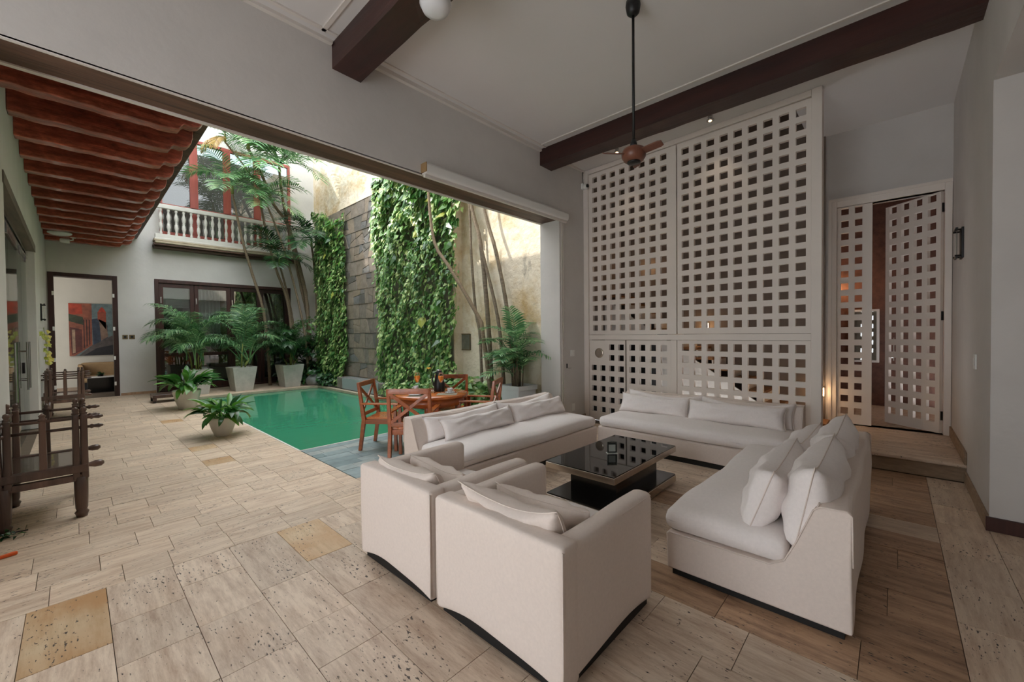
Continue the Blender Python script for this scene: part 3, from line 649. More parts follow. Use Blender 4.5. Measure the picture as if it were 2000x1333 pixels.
# frameless glass doors of the gallery
d = thing('door_3','frameless glass double door in the gallery wall','glass door',(-0.56,0,0),kind='structure')
for a, b, hy in ((6.5,8.2,8.0),(8.22,10.1,9.9),(10.12,11.12,10.3)):
    g = MB().box(-0.006,0.006,a,b,0.02,3.0).build('pane','glass',d)
    mb = MB().tube([(0.06,hy,0.8),(0.06,hy,1.55)],0.014)
    for z in (0.95,1.4): mb.tube([(0.0,hy,z),(0.06,hy,z)],0.008)
    mb.build('handle','chrome',g)
    MB().box(-0.015,0.015,b-0.14,b-0.02,2.93,3.05).build('clamp','chrome',g)
MB().box(-0.03,0.03,6.46,11.15,3.06,3.13).box(-0.03,0.03,6.46,11.15,3.0,3.015).build('track','chrome',d)
MB().box(-0.02,0.02,10.06,10.16,1.05,1.22).build('lock','black_metal',d)
tag(MB().box(-1.9,-1.7,5.5,12.5,0,3.4).box(-1.9,-0.95,5.3,5.5,0,3.4).box(-1.9,-0.95,12.4,12.6,0,3.4).box(-1.9,-0.95,5.3,12.6,3.3,3.4).build('wall_study','room_wall'),'pale wall of the room behind the glass doors','wall',kind='structure')
tag(MB().box(-1.9,-0.95,5.5,12.4,-0.1,-0.012).build('floor_study','sandstone'),'floor of the room behind the glass doors','floor',kind='structure')
# upper window and balcony
w = thing('window_1','wide red-framed upper window above the balcony balustrade','window',(0,YF-0.02,0),kind='structure')
mb = MB().box(1.75,5.3,0,0.1,7.5,7.6).box(1.75,5.3,0,0.1,4.62,4.7).box(1.75,5.3,0,0.1,5.40,5.52).box(1.75,1.83,0,0.1,4.7,7.5).box(5.22,5.3,0,0.1,4.7,7.5)
for x in (2.58,3.43,4.28): mb.box(x-0.10,x+0.10,0.0,0.1,4.7,7.5)
mb.build('frame','red_frame',w,bevel=0.006)
xs = [1.83,2.48,2.68,3.33,3.53,4.18,4.38,5.22]
for i in range(0,8,2):
    MB().box(xs[i],xs[i+1],0.05,0.056,5.52,7.5).build('pane','glass_window',w); MB().box(xs[i],xs[i+1],0.05,0.056,4.7,5.40).build('pane','glass_window',w)
tag(MB().box(1.2,6.0,17.6,17.7,4.5,TOP).box(1.2,6.0,15.88,17.7,4.5,4.6).box(1.1,1.2,15.88,17.7,4.5,TOP).build('wall_upstairs','hall_wall'),'interior wall behind the upper window','wall',kind='structure')
b = thing('balcony_balustrade','white balcony balustrade with turned balusters under the red window','balustrade',(0,15.34,0))
MB().box(1.66,5.4,-0.06,0.06,5.30,5.42).build('handrail','baluster',b,bevel=0.012)
MB().box(1.62,5.4,-0.07,0.07,4.44,4.56).build('bottom_rail','baluster',b,bevel=0.01)
bp = [(0.035,0.0),(0.035,0.06),(0.022,0.08),(0.03,0.14),(0.048,0.22),(0.036,0.32),(0.024,0.345),(0.034,0.37),(0.024,0.395),(0.036,0.42),(0.048,0.52),(0.03,0.60),(0.022,0.66),(0.035,0.68),(0.035,0.74)]
bm0 = MB().lathe(bp,10).build('baluster','baluster',b,smooth=True); bm0.location = (1.755,0,4.56)
for i in range(1,20):
    o = bm0.copy(); col.objects.link(o); o.parent = b; o.location = (1.755+0.1745*i,0,4.56)
lg = tag(MB().box(1.58,5.5,15.2,YF,4.22,4.27).build('balcony_ledge','timber_x',bevel=0.01),'stepped cream and brown moulded ledge carrying the balcony','ledge')
MB().box(1.60,5.5,15.17,15.5,4.27,4.33).build('moulding','ledge',lg,bevel=0.02); MB().box(1.58,5.5,15.2,15.5,4.33,4.39).build('moulding','ledge',lg,bevel=0.02); MB().box(1.6,5.5,15.24,YF,4.39,4.44).build('moulding','baluster',lg,bevel=0.01); MB().box(1.6,5.5,15.3,YF,4.16,4.22).build('moulding','timber_x',lg,bevel=0.01)
# the lattice screen (stands a little askew between lounge and stairs)
scr = thing('lattice_screen','tall white wooden lattice screen with square holes behind the sofa','screen',(XS,YO,0),math.atan2(-3.56,-0.22))
def cr(s0, p, n, w): return [(s0+p*i,s0+p*i+w) for i in range(n)]
def rw(t0, p, n, h): return [(t0-p*i-h,t0-p*i) for i in range(n)]
c_r, c_l = cr(1.821,0.1829,9,0.109), cr(0.177,0.1856,8,0.105)
W = 'white_lacquer'
MB().box(0,0.098,-0.03,0.07,0,CEIL-0.002).build('post','white_lacquer',scr,bevel=0.004)
MB().box(3.452,3.56,-0.03,0.07,0,CEIL-0.002).build('post','white_lacquer',scr,bevel=0.004)
MB().box(0.1,3.45,-0.02,0.06,4.50,CEIL-0.002).build('head_rail','white_lacquer',scr,bevel=0.004)
lattice(0.102,1.735,1.575,4.49,c_l,rw(4.42,0.1784,16,0.098)).build('lattice_panel',W,scr)
lattice(1.752,3.448,1.575,4.49,c_r,rw(4.404,0.176,16,0.1)).build('lattice_panel',W,scr)
MB().box(0.1,3.45,-0.012,0.06,1.482,1.57).build('mid_rail',W,scr,bevel=0.003)
MB().box(1.648,1.742,-0.012,0.06,0,1.48).build('mullion',W,scr,bevel=0.003)
lattice(1.745,3.448,0.0,1.478,c_r,rw(1.426,0.181,8,0.108)).build('lattice_panel',W,scr)
lw = lattice(0.104,0.838,0.02,1.474,[(a-0.03,b_-0.03) for a, b_ in c_l[:4]],rw(1.40,0.188,7,0.1),skip=((0,0),(0,1),(1,0),(1,1))).build('cupboard_door',W,scr)
MB().lathe([(0.062,-0.012),(0.085,-0.012),(0.09,0.0),(0.062,0.0)],28,(0.311,-0.002,1.244),1).build('ring','steel',lw,smooth=True); MB().lathe([(0.001,-0.006),(0.06,-0.004),(0.06,0.002),(0.001,0.002)],28,(0.311,-0.002,1.244),1).build('lens','white_plastic',lw,smooth=True)
lattice(0.862,1.642,0.02,1.474,c_l[4:],rw(1.40,0.188,7,0.1)).build('cupboard_door',W,scr)
MB().box(0.842,0.858,-0.006,0.04,0.02,1.474).build('cover_strip','lintel_wood',scr)
# stair hall behind the screen
st = thing('staircase','wooden staircase with white stringer seen through the lattice','staircase',(7.15,0,0))
for i in range(13):
    y0 = 0.95+0.245*i; z = 0.19+0.165*(i+1)
    MB().box(0,0.73,y0,y0+0.28,z-0.04,z).build('tread','stair_wood',st,bevel=0.004); MB().box(0.02,0.73,y0,y0+0.02,z-0.165,z-0.04).build('riser','white_lacquer',st)
pr = [(0.95,0.0),(4.15,0.0),(4.15,0.19+0.165*13-0.06),(0.95,0.14)]
MB().prism(pr,-0.04,-0.005,0).build('stringer','trim_white',st)
tag(MB().box(6.62,6.64,3.0,4.19,0,1.45).box(6.64,7.1,3.0,3.02,0,1.45).build('wall_cupboard_shade','void'),'black panels standing in for the darkness of the cupboard under the stairs','wall',kind='structure')  # black sheets put the dark of the closed cupboard into colour
tag(MB().box(XS+0.12,8.1,YO+0.001,YO2+0.2,0,6.2).build('wall_stair','hall_wall'),'end wall of the stair hall','wall',kind='structure')
def step_lamp(x, y, z, lab, e):
    o = thing('step_lamp',lab,'lamp',(x,y,z)); MB().box(-0.012,0.012,-0.04,0.04,-0.07,0.07).build('housing','white_plastic',o,bevel=0.004); MB().box(-0.02,-0.012,-0.03,0.03,-0.06,0.06).build('diffuser','lamp_soft',o)
    l = bpy.data.lights.new('glow','POINT'); l.energy = e; l.color = (1.0,0.62,0.32); l.shadow_soft_size = 0.06; q = bpy.data.objects.new('glow',l); col.objects.link(q); q.parent = o; q.location = (-0.12,0,0)
step_lamp(7.885,0.82,0.66,'small warm step lamp glowing low beside the screen post',2.5)
step_lamp(7.885,2.5,1.7,'small warm step lamp on the stair wall behind the screen',2)
step_lamp(7.885,3.6,2.9,'small warm step lamp high on the stair wall behind the screen',1.5)
bs = thing('corner_bench','small lit wooden corner step beside the screen post','step',(7.45,0.72,0.19)); MB().prism([(0,0),(0.45,0),(0.45,0.28),(0.12,0.28)],0.0,0.05,2).build('top','stair_wood',bs); MB().box(0.1,0.45,0.02,0.28,-0.0,0.0).build('base','stair_wood',bs) if 0 else None
# lattice double doors
d = thing('door_4','tall white lattice double door, one leaf ajar, above the step','lattice door',(7.93,0,0.19),kind='structure')
MB().box(-0.03,0.1,0.64,0.74,0,3.40).build('jamb',W,d,bevel=0.004); MB().box(-0.03,0.1,-0.555,-0.485,0,3.40).build('jamb',W,d,bevel=0.004); MB().box(-0.03,0.1,-0.485,0.64,3.27,3.40).build('lintel',W,d,bevel=0.004)
MB().box(-0.045,-0.03,-0.555,0.72,3.36,3.40).box(-0.045,-0.03,0.70,0.74,0,3.36).build('architrave',W,d)
rws = rw(3.26-0.01,0.1872,17,0.1)
lf = lattice(0,0.40,0.015,3.265,[(0.045,0.135),(0.205,0.290)],rws,t=0.045).build('leaf',W,d); lf.location = (0.0,0.638,0); lf.rotation_euler = (0,0,-math.pi/2)
lf = lattice(0,0.73,0.015,3.265,[(0.055+0.172*i,0.055+0.172*i+0.105) for i in range(4)],rws,t=0.045).build('leaf',W,d); lf.location = (0.05,-0.48,0); lf.rotation_euler = (0,0,R(49))
mb = MB().tube([(0.68,-0.05,0.95),(0.68,-0.05,1.3)],0.012); mb.tube([(0.68,0,1.0),(0.68,-0.05,1.0)],0.008).tube([(0.68,0,1.25),(0.68,-0.05,1.25)],0.008); mb.build('handle','chrome',lf)
for z in (0.25,1.6,3.05): MB().box(-0.012,0.02,-0.02,0.03,z-0.06,z+0.06).build('hinge','black_metal',lf)
# dark powder room behind it
tag(MB().box(10.3,10.5,-1.6,2.2,0,4.2).box(8.1,10.4,2.0,2.2,0,4.2).box(8.1,10.4,-1.6,-1.4,0,4.2).box(8.1,10.4,-1.6,2.2,4.1,4.2).build('wall_powder','dark_wall'),'dark red-brown patterned wall beyond the lattice doors','wall',kind='structure')
o = thing('wall_mirror','framed mirror panel on the dark wall beyond the ajar leaf','mirror',(10.22,0.42,1.5)); MB().box(0,0.05,-0.22,0.22,-0.5,0.5).build('frame','trim_white',o,bevel=0.005); MB().box(-0.004,0.0,-0.18,0.18,-0.46,0.46).build('glass','glass_dark',o)
o = thing('wall_lamp','warm glowing wall lamp on the dark wall beyond lattice doors','lamp',(10.2,0.85,2.45)); MB().lathe([(0.05,-0.12),(0.07,-0.08),(0.07,0.08),(0.05,0.12)],16).build('shade','lamp_soft',o,smooth=True); MB().tube([(0,0,0),(0.1,0,0)],0.02).build('arm','brass',o)
l = bpy.data.lights.new('glow','POINT'); l.energy = 9; l.color = (1.0,0.55,0.26); l.shadow_soft_size = 0.1; q = bpy.data.objects.new('glow',l); col.objects.link(q); q.parent = o; q.location = (-0.2,0,0)

# ------------------------------------------------------------------ lounge furniture
def hem(L_, D_, arch):
    # lifts the lower hem in the middle of each side
    def fn(p):
        return p
    return fn
def armchair(x0, x1, y0, y1, label):
    # back toward -x, opening toward +x
    t = thing('armchair',label,'armchair',((x0+x1)/2,(y0+y1)/2,0)); hx, hy = (x1-x0)/2, (y1-y0)/2; H = 0.675
    def arched_x(p):      # panel facing +-x, spans y
        if p.z < 0: p.z += 0.055*(1-min(1,abs(p.y)/(hy*0.97))**2.2)*(-p.z/0.33)
        p.x += 0.006*math.sin(9*p.y+2*p.z); return p
    def arched_y(p):
        if p.z < 0: p.z += 0.04*(1-min(1,abs(p.x)/(hx*0.97))**2.2)*(-p.z/0.33)
        p.y += 0.005*math.sin(8*p.x); return p
    bk = softbox(0.13,2*hy,H-0.02,0.026,(3,16,10),fn=arched_x,c=(-hx+0.065,0,H/2+0.01)).build('backrest','fabric',t,smooth=True)
    for s in (-1,1):
        softbox(2*hx-0.07,0.12,H-0.03,0.04,(16,3,10),fn=arched_y,c=(0.035,s*(hy-0.062),H/2+0.008)).build('arm','fabric',t,smooth=True)
    # seams
    def arch(v, h): return 0.03+0.055*(1-min(1,abs(v)/(h*0.97))**2.2)
    mb = MB().tube([(-hx+0.006,s*(hy-0.004),z) for s in (1,) for z in (0.04,0.2,0.4,0.6,H-0.02)],0.004,6)
    mb.tube([(-hx+0.006,-(hy-0.004),z) for z in (0.04,0.2,0.4,0.6,H-0.02)],0.004,6)
    mb.tube([(-hx+0.012,-hy+0.02+(2*hy-0.04)*i/12,H-0.024) for i in range(13)],0.004,6)
    for s in (-1,1): mb.tube([(-hx+0.02+(2*hx-0.04)*i/12,s*(hy-0.012),H-0.03) for i in range(13)],0.004,6)
    mb.build('piping','fabric',t,smooth=True)
    MB().box(-hx+0.03,hx-0.03,-hy+0.03,hy-0.03,0.0,0.12).build('plinth','black_plinth',t)
    softbox(2*hx-0.22,2*hy-0.26,0.2,0.05,(8,8,3),c=(0.07,0,0.22)).build('seat_base','fabric',t,smooth=True)
    softbox(2*hx-0.15,2*hy-0.25,0.16,0.06,(10,10,3),bulge=0.03,c=(0.07,0,0.38)).build('seat_cushion','fabric_seat',t,smooth=True)
    return t
armchair(1.40,2.30,1.985,2.83,'cream slipcovered armchair nearer the pool, back to camera')
armchair(1.405,2.31,1.03,1.935,'cream slipcovered armchair in front, nearest the camera')
def sofa(length, depth, loc, rotz, label, H=0.68):
    # local: x along length, front at -y, back at +y
    t = thing('sofa',label,'sofa',loc,rotz); h = length/2; f, b = -depth/2, depth/2
    prof = [(f,0.045),(f,0.275),(f+0.02,0.285),(b-0.36,0.285),(b-0.29,0.33),(b-0.235,0.45),(b-0.16,H-0.03),(b-0.13,H-0.005),(b-0.02,H),(b,H-0.02),(b+0.005,0.4),(b,0.045)]
    n = 22; vs_ = []; fs = []; m = len(prof)
    for i in range(n+1):
        x = -h+2*h*i/n
        for (y, z) in prof:
            dz = 0.02*(1-abs(x/h)**3) if z < 0.1 else (0.006*math.sin(5*x+y*3) if z > 0.3 else 0)
            vs_.append((x,y+(0.006*math.sin(7*x+9*z)),z+dz))
    for i in range(n):
        for k in range(m): fs.append((i*m+k,i*m+(k+1)%m,(i+1)*m+(k+1)%m,(i+1)*m+k))
    fs += [tuple(reversed(range(m))),tuple(n*m+k for k in range(m))]
    MB().add(vs_,fs).build('body','fabric',t,bevel=0.014,seg=3)
    mb = MB()
    for s in (-1,1): mb.tube([(s*(h+0.001),y,z) for (y,z) in prof[2:-1]],0.004,6)
    mb.tube([(-h+2*h*i/10,b-0.14,H-0.006) for i in range(11)],0.004,6); mb.build('piping','fabric',t,smooth=True)
    MB().box(-h+0.03,h-0.03,f+0.03,b-0.03,0,0.1).build('plinth','black_plinth',t)
    rr = random.Random(int(length*100)); ph = [rr.uniform(0,6) for _ in range(4)]
    def wob(p):
        if p.z > 0: p.z += 0.007*math.sin(5*p.x+ph[0])+0.004*math.sin(11*p.x+5*p.y+ph[1])
        if p.y < 0: p.y += 0.010*math.sin(3*p.x+ph[2])
        return p
    softbox(length-0.02,depth-0.26,0.145,0.062,(30,12,4),bulge=0.035,fn=wob,c=(0,-0.13-0.02,0.285+0.072)).build('seat_cushion','fabric_seat',t,smooth=True)
    return t
sofa(2.52,0.95,(3.77,3.545,0),0.0,'cream armless sofa backing onto the courtyard opening')
sofa(2.28,1.02,(5.56,1.93,0),-math.pi/2,'cream armless sofa against the lattice screen',0.70)
sofa(2.22,0.95,(3.77,0.625,0),math.pi,'cream armless sofa seen end-on beside the step')
PL = {}
def pillow(loc, rotz, lean, w, h, t, label, seed, group, tilt=0.0, mat='fabric_seat', flop=0.0):
    me, rim = pillow_mesh('cushion',w,h,t,seed,flop=flop)
    o = link('cushion',me,mat,smooth=True)
    o.rotation_mode = 'XYZ'
    o.matrix_world = Matrix.Translation(loc) @ Matrix.Rotation(rotz,4,'Z') @ Matrix.Rotation(lean,4,'X') @ Matrix.Rotation(tilt,4,'Y')
    tag(o,label,'cushion',group)
    MB().tube(rim+[rim[0]],0.0035,5,False).build('piping','fabric',o,smooth=True)
    return o
g = 'cushions on the courtyard sofa'
SZ = 0.435
pillow((3.23,3.755,SZ-0.03),0.02,R(-20),1.20,0.31,0.19,'long cushion against the courtyard sofa back, end nearest the armchairs',1,g)
pillow((4.36,3.76,SZ-0.03),-0.02,R(-20),1.16,0.31,0.19,'long cushion against the courtyard sofa back, end by the white column',2,g)
pillow((3.30,3.56,SZ),0.03,R(-27),1.16,0.27,0.19,'front long cushion on the courtyard sofa, end nearest the armchairs',3,g)
pillow((4.42,3.57,SZ),-0.02,R(-27),1.10,0.28,0.19,'front long cushion on the courtyard sofa, end by the white column',4,g)
g = 'cushions on the screen sofa'
pillow((5.79,2.46,SZ-0.03),-math.pi/2,R(-18),1.12,0.34,0.18,'rear long cushion on the screen sofa below the cupboard doors',5,g)
pillow((5.79,1.40,SZ-0.03),-math.pi/2,R(-18),1.10,0.33,0.18,'rear long cushion on the screen sofa, end near the step',6,g)
pillow((5.58,2.52,SZ),-math.pi/2-0.02,R(-24),1.02,0.30,0.19,'front long cushion on the screen sofa below the cupboard doors',7,g)
pillow((5.56,1.46,SZ),-math.pi/2+0.02,R(-22),1.12,0.31,0.20,'front long cushion on the screen sofa, end near the step',8,g)
g = 'cushions on the end-on sofa'
pillow((3.17,0.40,0.385),math.pi,R(-11),0.98,0.50,0.27,'big cushion leaning on the end-on sofa back, nearest the camera',9,g)
pillow((4.12,0.40,0.385),math.pi,R(-11),0.96,0.50,0.27,'big cushion leaning on the end-on sofa back, far end',10,g)
pillow((3.22,0.655,0.39),math.pi+0.03,R(-19),0.98,0.43,0.25,'front cushion on the end-on sofa, nearest the camera',11,g)
pillow((4.16,0.65,0.39),math.pi-0.03,R(-22),0.94,0.41,0.24,'front cushion on the end-on sofa, far end',12,g)
g = 'armchair cushions'
pillow((1.63,2.43,0.44),math.pi/2+0.03,R(-14),0.64,0.32,0.17,'crumpled cushion against the back of the armchair nearer the pool',13,g,mat='fabric',flop=0.05)
pillow((1.84,2.40,0.445),math.pi/2-0.02,R(-22),0.64,0.26,0.16,'front cushion in the armchair nearer the pool',14,g,mat='fabric')
pillow((1.64,1.47,0.44),math.pi/2-0.02,R(-14),0.68,0.35,0.18,'crumpled cushion against the back of the nearest armchair',15,g,mat='fabric',flop=0.06)
pillow((1.87,1.46,0.445),math.pi/2+0.03,R(-24),0.66,0.28,0.16,'front cushion in the nearest armchair',16,g,mat='fabric')
# coffee table
t = thing('coffee_table','low black glass coffee table with brushed steel edges','coffee table',(3.68,2.045,0))
MB().box(-0.655,0.655,-0.36,0.36,0.02,0.088).build('base','steel',t,bevel=0.004); MB().box(-0.648,0.648,-0.353,0.353,0.088,0.1).build('base_glass','black_gloss',t)
MB().box(-0.42,0.42,-0.25,0.24,0.1,0.335).build('pillar','black_gloss',t,bevel=0.003)
MB().box(-0.655,0.655,-0.36,0.36,0.335,0.393).build('rim','steel',t,bevel=0.004); MB().box(-0.65,0.65,-0.355,0.355,0.393,0.4).build('top_glass','black_glass',t)
MB().box(-0.6,0.6,-0.3,0.3,0,0.02).build('glide','black_plinth',t)
o = thing('table_sign','small clear acrylic card stand on the black coffee table','sign',(3.64,2.05,0.4),R(-45))
MB().box(-0.05,0.05,-0.02,0.03,0,0.005).box(-0.05,0.05,-0.004,-0.002,0.005,0.12).box(-0.05,0.05,0.002,0.004,0.005,0.12).build('holder','glass',o)
MB().box(-0.046,0.046,-0.002,0.002,0.008,0.116).build('card','black_plinth',o); MB().box(-0.034,0.034,-0.0035,-0.0025,0.02,0.088).build('panel','white_plastic',o)
MB().box(-0.052,0.052,-0.024,0.034,0,0.004).build('foot','white_plastic',o)
# ceiling fan
t = thing('ceiling_fan','black-stemmed ceiling fan with round brown wooden motor','ceiling fan',(3.49,1.73,0))
MB().lathe([(0.001,CEIL),(0.062,CEIL),(0.066,CEIL-0.04),(0.055,CEIL-0.1),(0.03,CEIL-0.125),(0.001,CEIL-0.126)],24).build('canopy','black_metal',t,smooth=True)
MB().tube([(0,0,3.32),(0,0,CEIL-0.1)],0.0125,12).build('rod','black_metal',t,smooth=True)
MB().lathe([(0.001,3.35),(0.02,3.345),(0.03,3.31),(0.034,3.28),(0.001,3.28)],20).build('collar','black_metal',t,smooth=True)
MB().lathe([(0.001,3.285),(0.05,3.283),(0.092,3.262),(0.108,3.225),(0.104,3.19),(0.085,3.16),(0.06,3.148),(0.001,3.148)],32).build('motor','fan_wood',t,smooth=True)
MB().lathe([(0.001,3.149),(0.06,3.149),(0.058,3.138),(0.001,3.134)],24).build('cap','black_metal',t,smooth=True)
for k in range(3):
    a = R(20+120*k); ca, sa = math.cos(a), math.sin(a); vs_ = []
    for (r, w_) in ((0.09,0.03),(0.13,0.035),(0.26,0.035),(0.29,0.02)):
        for s, dz in ((-1,0.012),(1,-0.012)):
            for e in (0.004,-0.004): vs_.append((r*ca-s*w_*sa,r*sa+s*w_*ca,3.215+dz+e))
    fs = []
    for i in range(3):
        o4 = i*4
        for q, p in ((0,2),(2,3),(3,1),(1,0)): fs.append((o4+q,o4+p,o4+4+p,o4+4+q))
    fs += [(0,1,3,2),(12,14,15,13)]
    MB().add(vs_,fs).build('blade','fan_wood',t,bevel=0.002)
# lamps of the room
o = thing('ceiling_lamp','round white opal lamp under the dark beam','lamp',(2.0,2.66,4.32))
MB().lathe([(0.001,0.0),(0.06,0.0),(0.06,-0.03),(0.001,-0.03)],20).build('base','white_plastic',o,smooth=True)
MB().lathe([(0.06,-0.03),(0.115,-0.05),(0.125,-0.11),(0.10,-0.16),(0.05,-0.18),(0.001,-0.182)],28).build('shade','white_ceramic',o,smooth=True)
def downlight(x, y, lab):
    o = thing('downlight',lab,'spotlight',(x,y,CEIL-0.05)); MB().lathe([(0.001,0.05),(0.03,0.05),(0.03,0.0),(0.001,0.0)],20).build('can','chrome',o,smooth=True); MB().lathe([(0.035,0.0),(0.05,0.0),(0.05,-0.012),(0.035,-0.012)],20).build('bezel','chrome',o,smooth=True); MB().lathe([(0.024,-0.004),(0.022,-0.016),(0.013,-0.022),(0.001,-0.024)],16).build('bulb','lamp_warm',o)
    l = bpy.data.lights.new('beam_light','SPOT'); l.energy = 7; l.color = (1.0,0.8,0.58); l.spot_size = R(80); l.spot_blend = 0.6; l.shadow_soft_size = 0.04; q = bpy.data.objects.new('beam_light',l); col.objects.link(q); q.parent = o; q.location = (0,0,-0.05)
downlight(6.05,3.29,'tiny warm downlight behind the beam, near the fan motor')
downlight(6.05,1.87,'tiny warm downlight behind the beam, above the wide lattice panel')
# wall fittings
def plate(name, label, cat, loc, size, axis, mat='white_plastic', extra=None):
    o = thing(name,label,cat,loc); a, b_ = size[0]/2, size[1]/2
    if axis == 1: MB().box(-a,a,-0.012,0.0,-b_,b_).build('face',mat,o,bevel=0.003); MB().box(-a*0.45,a*0.45,-0.017,-0.012,-b_*0.5,b_*0.5).build('rocker',extra or mat,o,bevel=0.002)
    else: MB().box(-a,a,0.0,0.012,-b_,b_).build('face',mat,o,bevel=0.003); MB().box(-a*0.45,a*0.45,0.012,0.017,-b_*0.5,b_*0.5).build('rocker',extra or mat,o,bevel=0.002)
    return o
plate('light_switch','small white switch plate on the wall beside the lattice screen','switch',(6.07,YO,1.25),(0.11,0.11),1)
plate('power_socket','white power socket low on the wall behind the sofas','socket',(6.08,YO,0.28),(0.10,0.13),1)
plate('light_switch','pale switch plate on the right wall below the sconce','switch',(5.75,YR,1.30),(0.12,0.14),0)
plate('light_switch','brass switch plate with vertical rocker between the far doors','switch',(0.97,YF,1.62),(0.11,0.12),1,'brass','black_metal')
plate('light_switch','brass dimmer plate beside the folding doors','switch',(1.11,YF,1.62),(0.12,0.12),1,'brass','black_metal')
o = thing('wall_hook','small black wall hook on the white column','hook',(5.9,YO,1.02)); MB().box(-0.012,0.012,-0.012,0,-0.03,0.05).build('backplate','black_metal',o); MB().tube([(0,-0.012,-0.025),(0.02,-0.05,-0.03),(0.05,-0.06,-0.025)],0.006).build('prong','chrome',o)
def sconce(loc, s, label, rotz=0):
    o = thing('wall_sconce',label,'sconce',loc,rotz); MB().box(-0.10,0.10,0,0.02,-0.17,0.17).build('backplate','black_metal',o,bevel=0.003)
    MB().box(-0.09,0.09,0.05,0.058,-0.15,0.15).build('glass_shade','glass_dark',o); mb = MB()
    for x in (-0.1,0.1):
        for z in (-0.16,0.16): mb.tube([(x*0.9,0.02,z*0.9),(x*0.9,0.07,z*0.9)],0.01)
    mb.box(-0.1,0.1,0.045,0.065,0.15,0.17).box(-0.1,0.1,0.045,0.065,-0.17,-0.15); mb.build('bracket','black_metal',o)
    return o
sconce((6.82,YR,2.57),1,'dark green-black glass sconce on the right wall')
sconce((XL,12.55,2.13),1,'dark sconce on the gallery wall near the far doorway',-math.pi/2)
o = thing('security_camera','white dome security camera beside the lattice screen top','camera',(6.42,YO-0.005,4.26)); MB().lathe([(0.001,0.06),(0.05,0.06),(0.055,0.0),(0.05,-0.03),(0.001,-0.04)],18,(0,-0.07,0)).build('housing','white_plastic',o,smooth=True); MB().lathe([(0.001,-0.03),(0.03,-0.03),(0.03,0.0),(0.001,0.0)],16,(-0.03,-0.115,0.01),1).build('lens','black_metal',o,smooth=True); MB().box(-0.03,0.03,-0.03,0.005,-0.02,0.08).build('mount','white_plastic',o)
MB().tube([(0.0,-0.02,0.08),(-0.03,-0.03,0.16),(-0.02,-0.02,0.25),(0.0,-0.01,0.3)],0.006).build('cable','black_metal',o)
o = thing('roller_screen_box','long white roller blind cassette above the courtyard opening','blind',(2.92,YO,3.56)); MB().prism([(0,-0.02),(-0.09,-0.02),(-0.11,0.01),(-0.11,0.09),(-0.08,0.12),(0,0.12)],0,2.92,0).build('cassette','white_plastic',o,bevel=0.006); MB().box(-0.012,0.0,-0.11,0.0,0.0,0.11).build('end_cap','tan',o); MB().box(0.0,2.92,-0.07,-0.03,-0.055,-0.02).build('bottom_bar','trim_white',o,bevel=0.004)

# ------------------------------------------------------------------ courtyard furniture
def dining_chair(loc, ang, label, first=None):
    # local: faces +y, back at y=-0.24
    if first: return dup(first,loc,ang,label)
    t = thing('dining_chair',label,'chair',loc,ang,'X-back wooden dining chairs'); w = 0.25
    for s in (-1,1):
        MB().add([(s*w-.02,-.30,0),(s*w+.02,-.30,0),(s*w+.02,-.255,0),(s*w-.02,-.255,0),(s*w-.022,-.245,.43),(s*w+.022,-.245,.43),(s*w+.022,-.19,.43),(s*w-.022,-.19,.43),(s*w-.02,-.31,.945),(s*w+.02,-.31,.945),(s*w+.02,-.275,.945),(s*w-.02,-.275,.945)],
            [(3,2,1,0),(0,1,5,4),(1,2,6,5),(2,3,7,6),(3,0,4,7),(4,5,9,8),(5,6,10,9),(6,7,11,10),(7,4,8,11),(8,9,10,11)]).build('leg','teak',t,bevel=0.004)
        MB().bar((s*w,0.235,0),(s*w,0.225,0.64),0.042,0.042).build('leg','teak',t,bevel=0.004)
        MB().prism([(s*w-.032,-.25),(s*w+.032,-.25),(s*w+.036,.28),(s*w-.03,.28)],0.64,0.664,2).build('arm','teak_top',t,bevel=0.006)
    MB().bar((-w,-.293,.915),(w,-.293,.915),0.03,0.065).build('top_rail','teak',t,bevel=0.005)
    MB().bar((-w,-.238,.50),(w,-.238,.50),0.026,0.05).build('lower_rail','teak',t,bevel=0.005)
    MB().bar((-w+.02,-.245,.525),(w-.02,-.288,.885),0.02,0.04).build('cross_slat','teak',t,bevel=0.003)
    MB().bar((w-.02,-.247,.525),(-w+.02,-.29,.885),0.02,0.04).build('cross_slat','teak',t,bevel=0.003)
    MB().bar((-w,.225,.40),(w,.225,.40),0.028,0.06).bar((-w,-.21,.40),(w,-.21,.40),0.028,0.06).bar((-w,-.2,.40),(-w,.22,.40),0.028,0.06).bar((w,-.2,.40),(w,.22,.40),0.028,0.06).build('apron','teak',t,bevel=0.003)
    for i in range(6): MB().box(-0.235+0.0785*i,-0.235+0.0785*i+0.075,-.20,.26,.43,.452).build('seat_slat','teak_top',t,bevel=0.004)
    return t
ch = dining_chair((3.06,5.36,0),math.atan2(-0.78,0.62)-math.pi/2,'X-back wooden armchair beside the pool edge, left of table')
dining_chair((2.97,4.50,0),math.atan2(0.68,0.73)-math.pi/2,'X-back wooden armchair with its back to the courtyard sofa',ch)
dining_chair((4.02,5.10,0),math.atan2(-0.72,-0.68)-math.pi/2,'X-back wooden armchair in shade beyond the round table',ch)
dining_chair((4.06,4.47,0),math.atan2(0.85,-0.53)-math.pi/2,'X-back wooden armchair at the table beside the white planter',ch)
t = thing('dining_table','round varnished wooden dining table on turned legs','dining table',(3.57,4.96,0))
MB().lathe([(0.001,0.705),(0.49,0.705),(0.515,0.715),(0.52,0.73),(0.515,0.748),(0.001,0.75)],48).build('table_top','teak_top',t,smooth=True,bevel=0.0)
MB().lathe([(0.45,0.6),(0.475,0.6),(0.475,0.706),(0.45,0.706)],40).build('apron','teak',t,smooth=True)
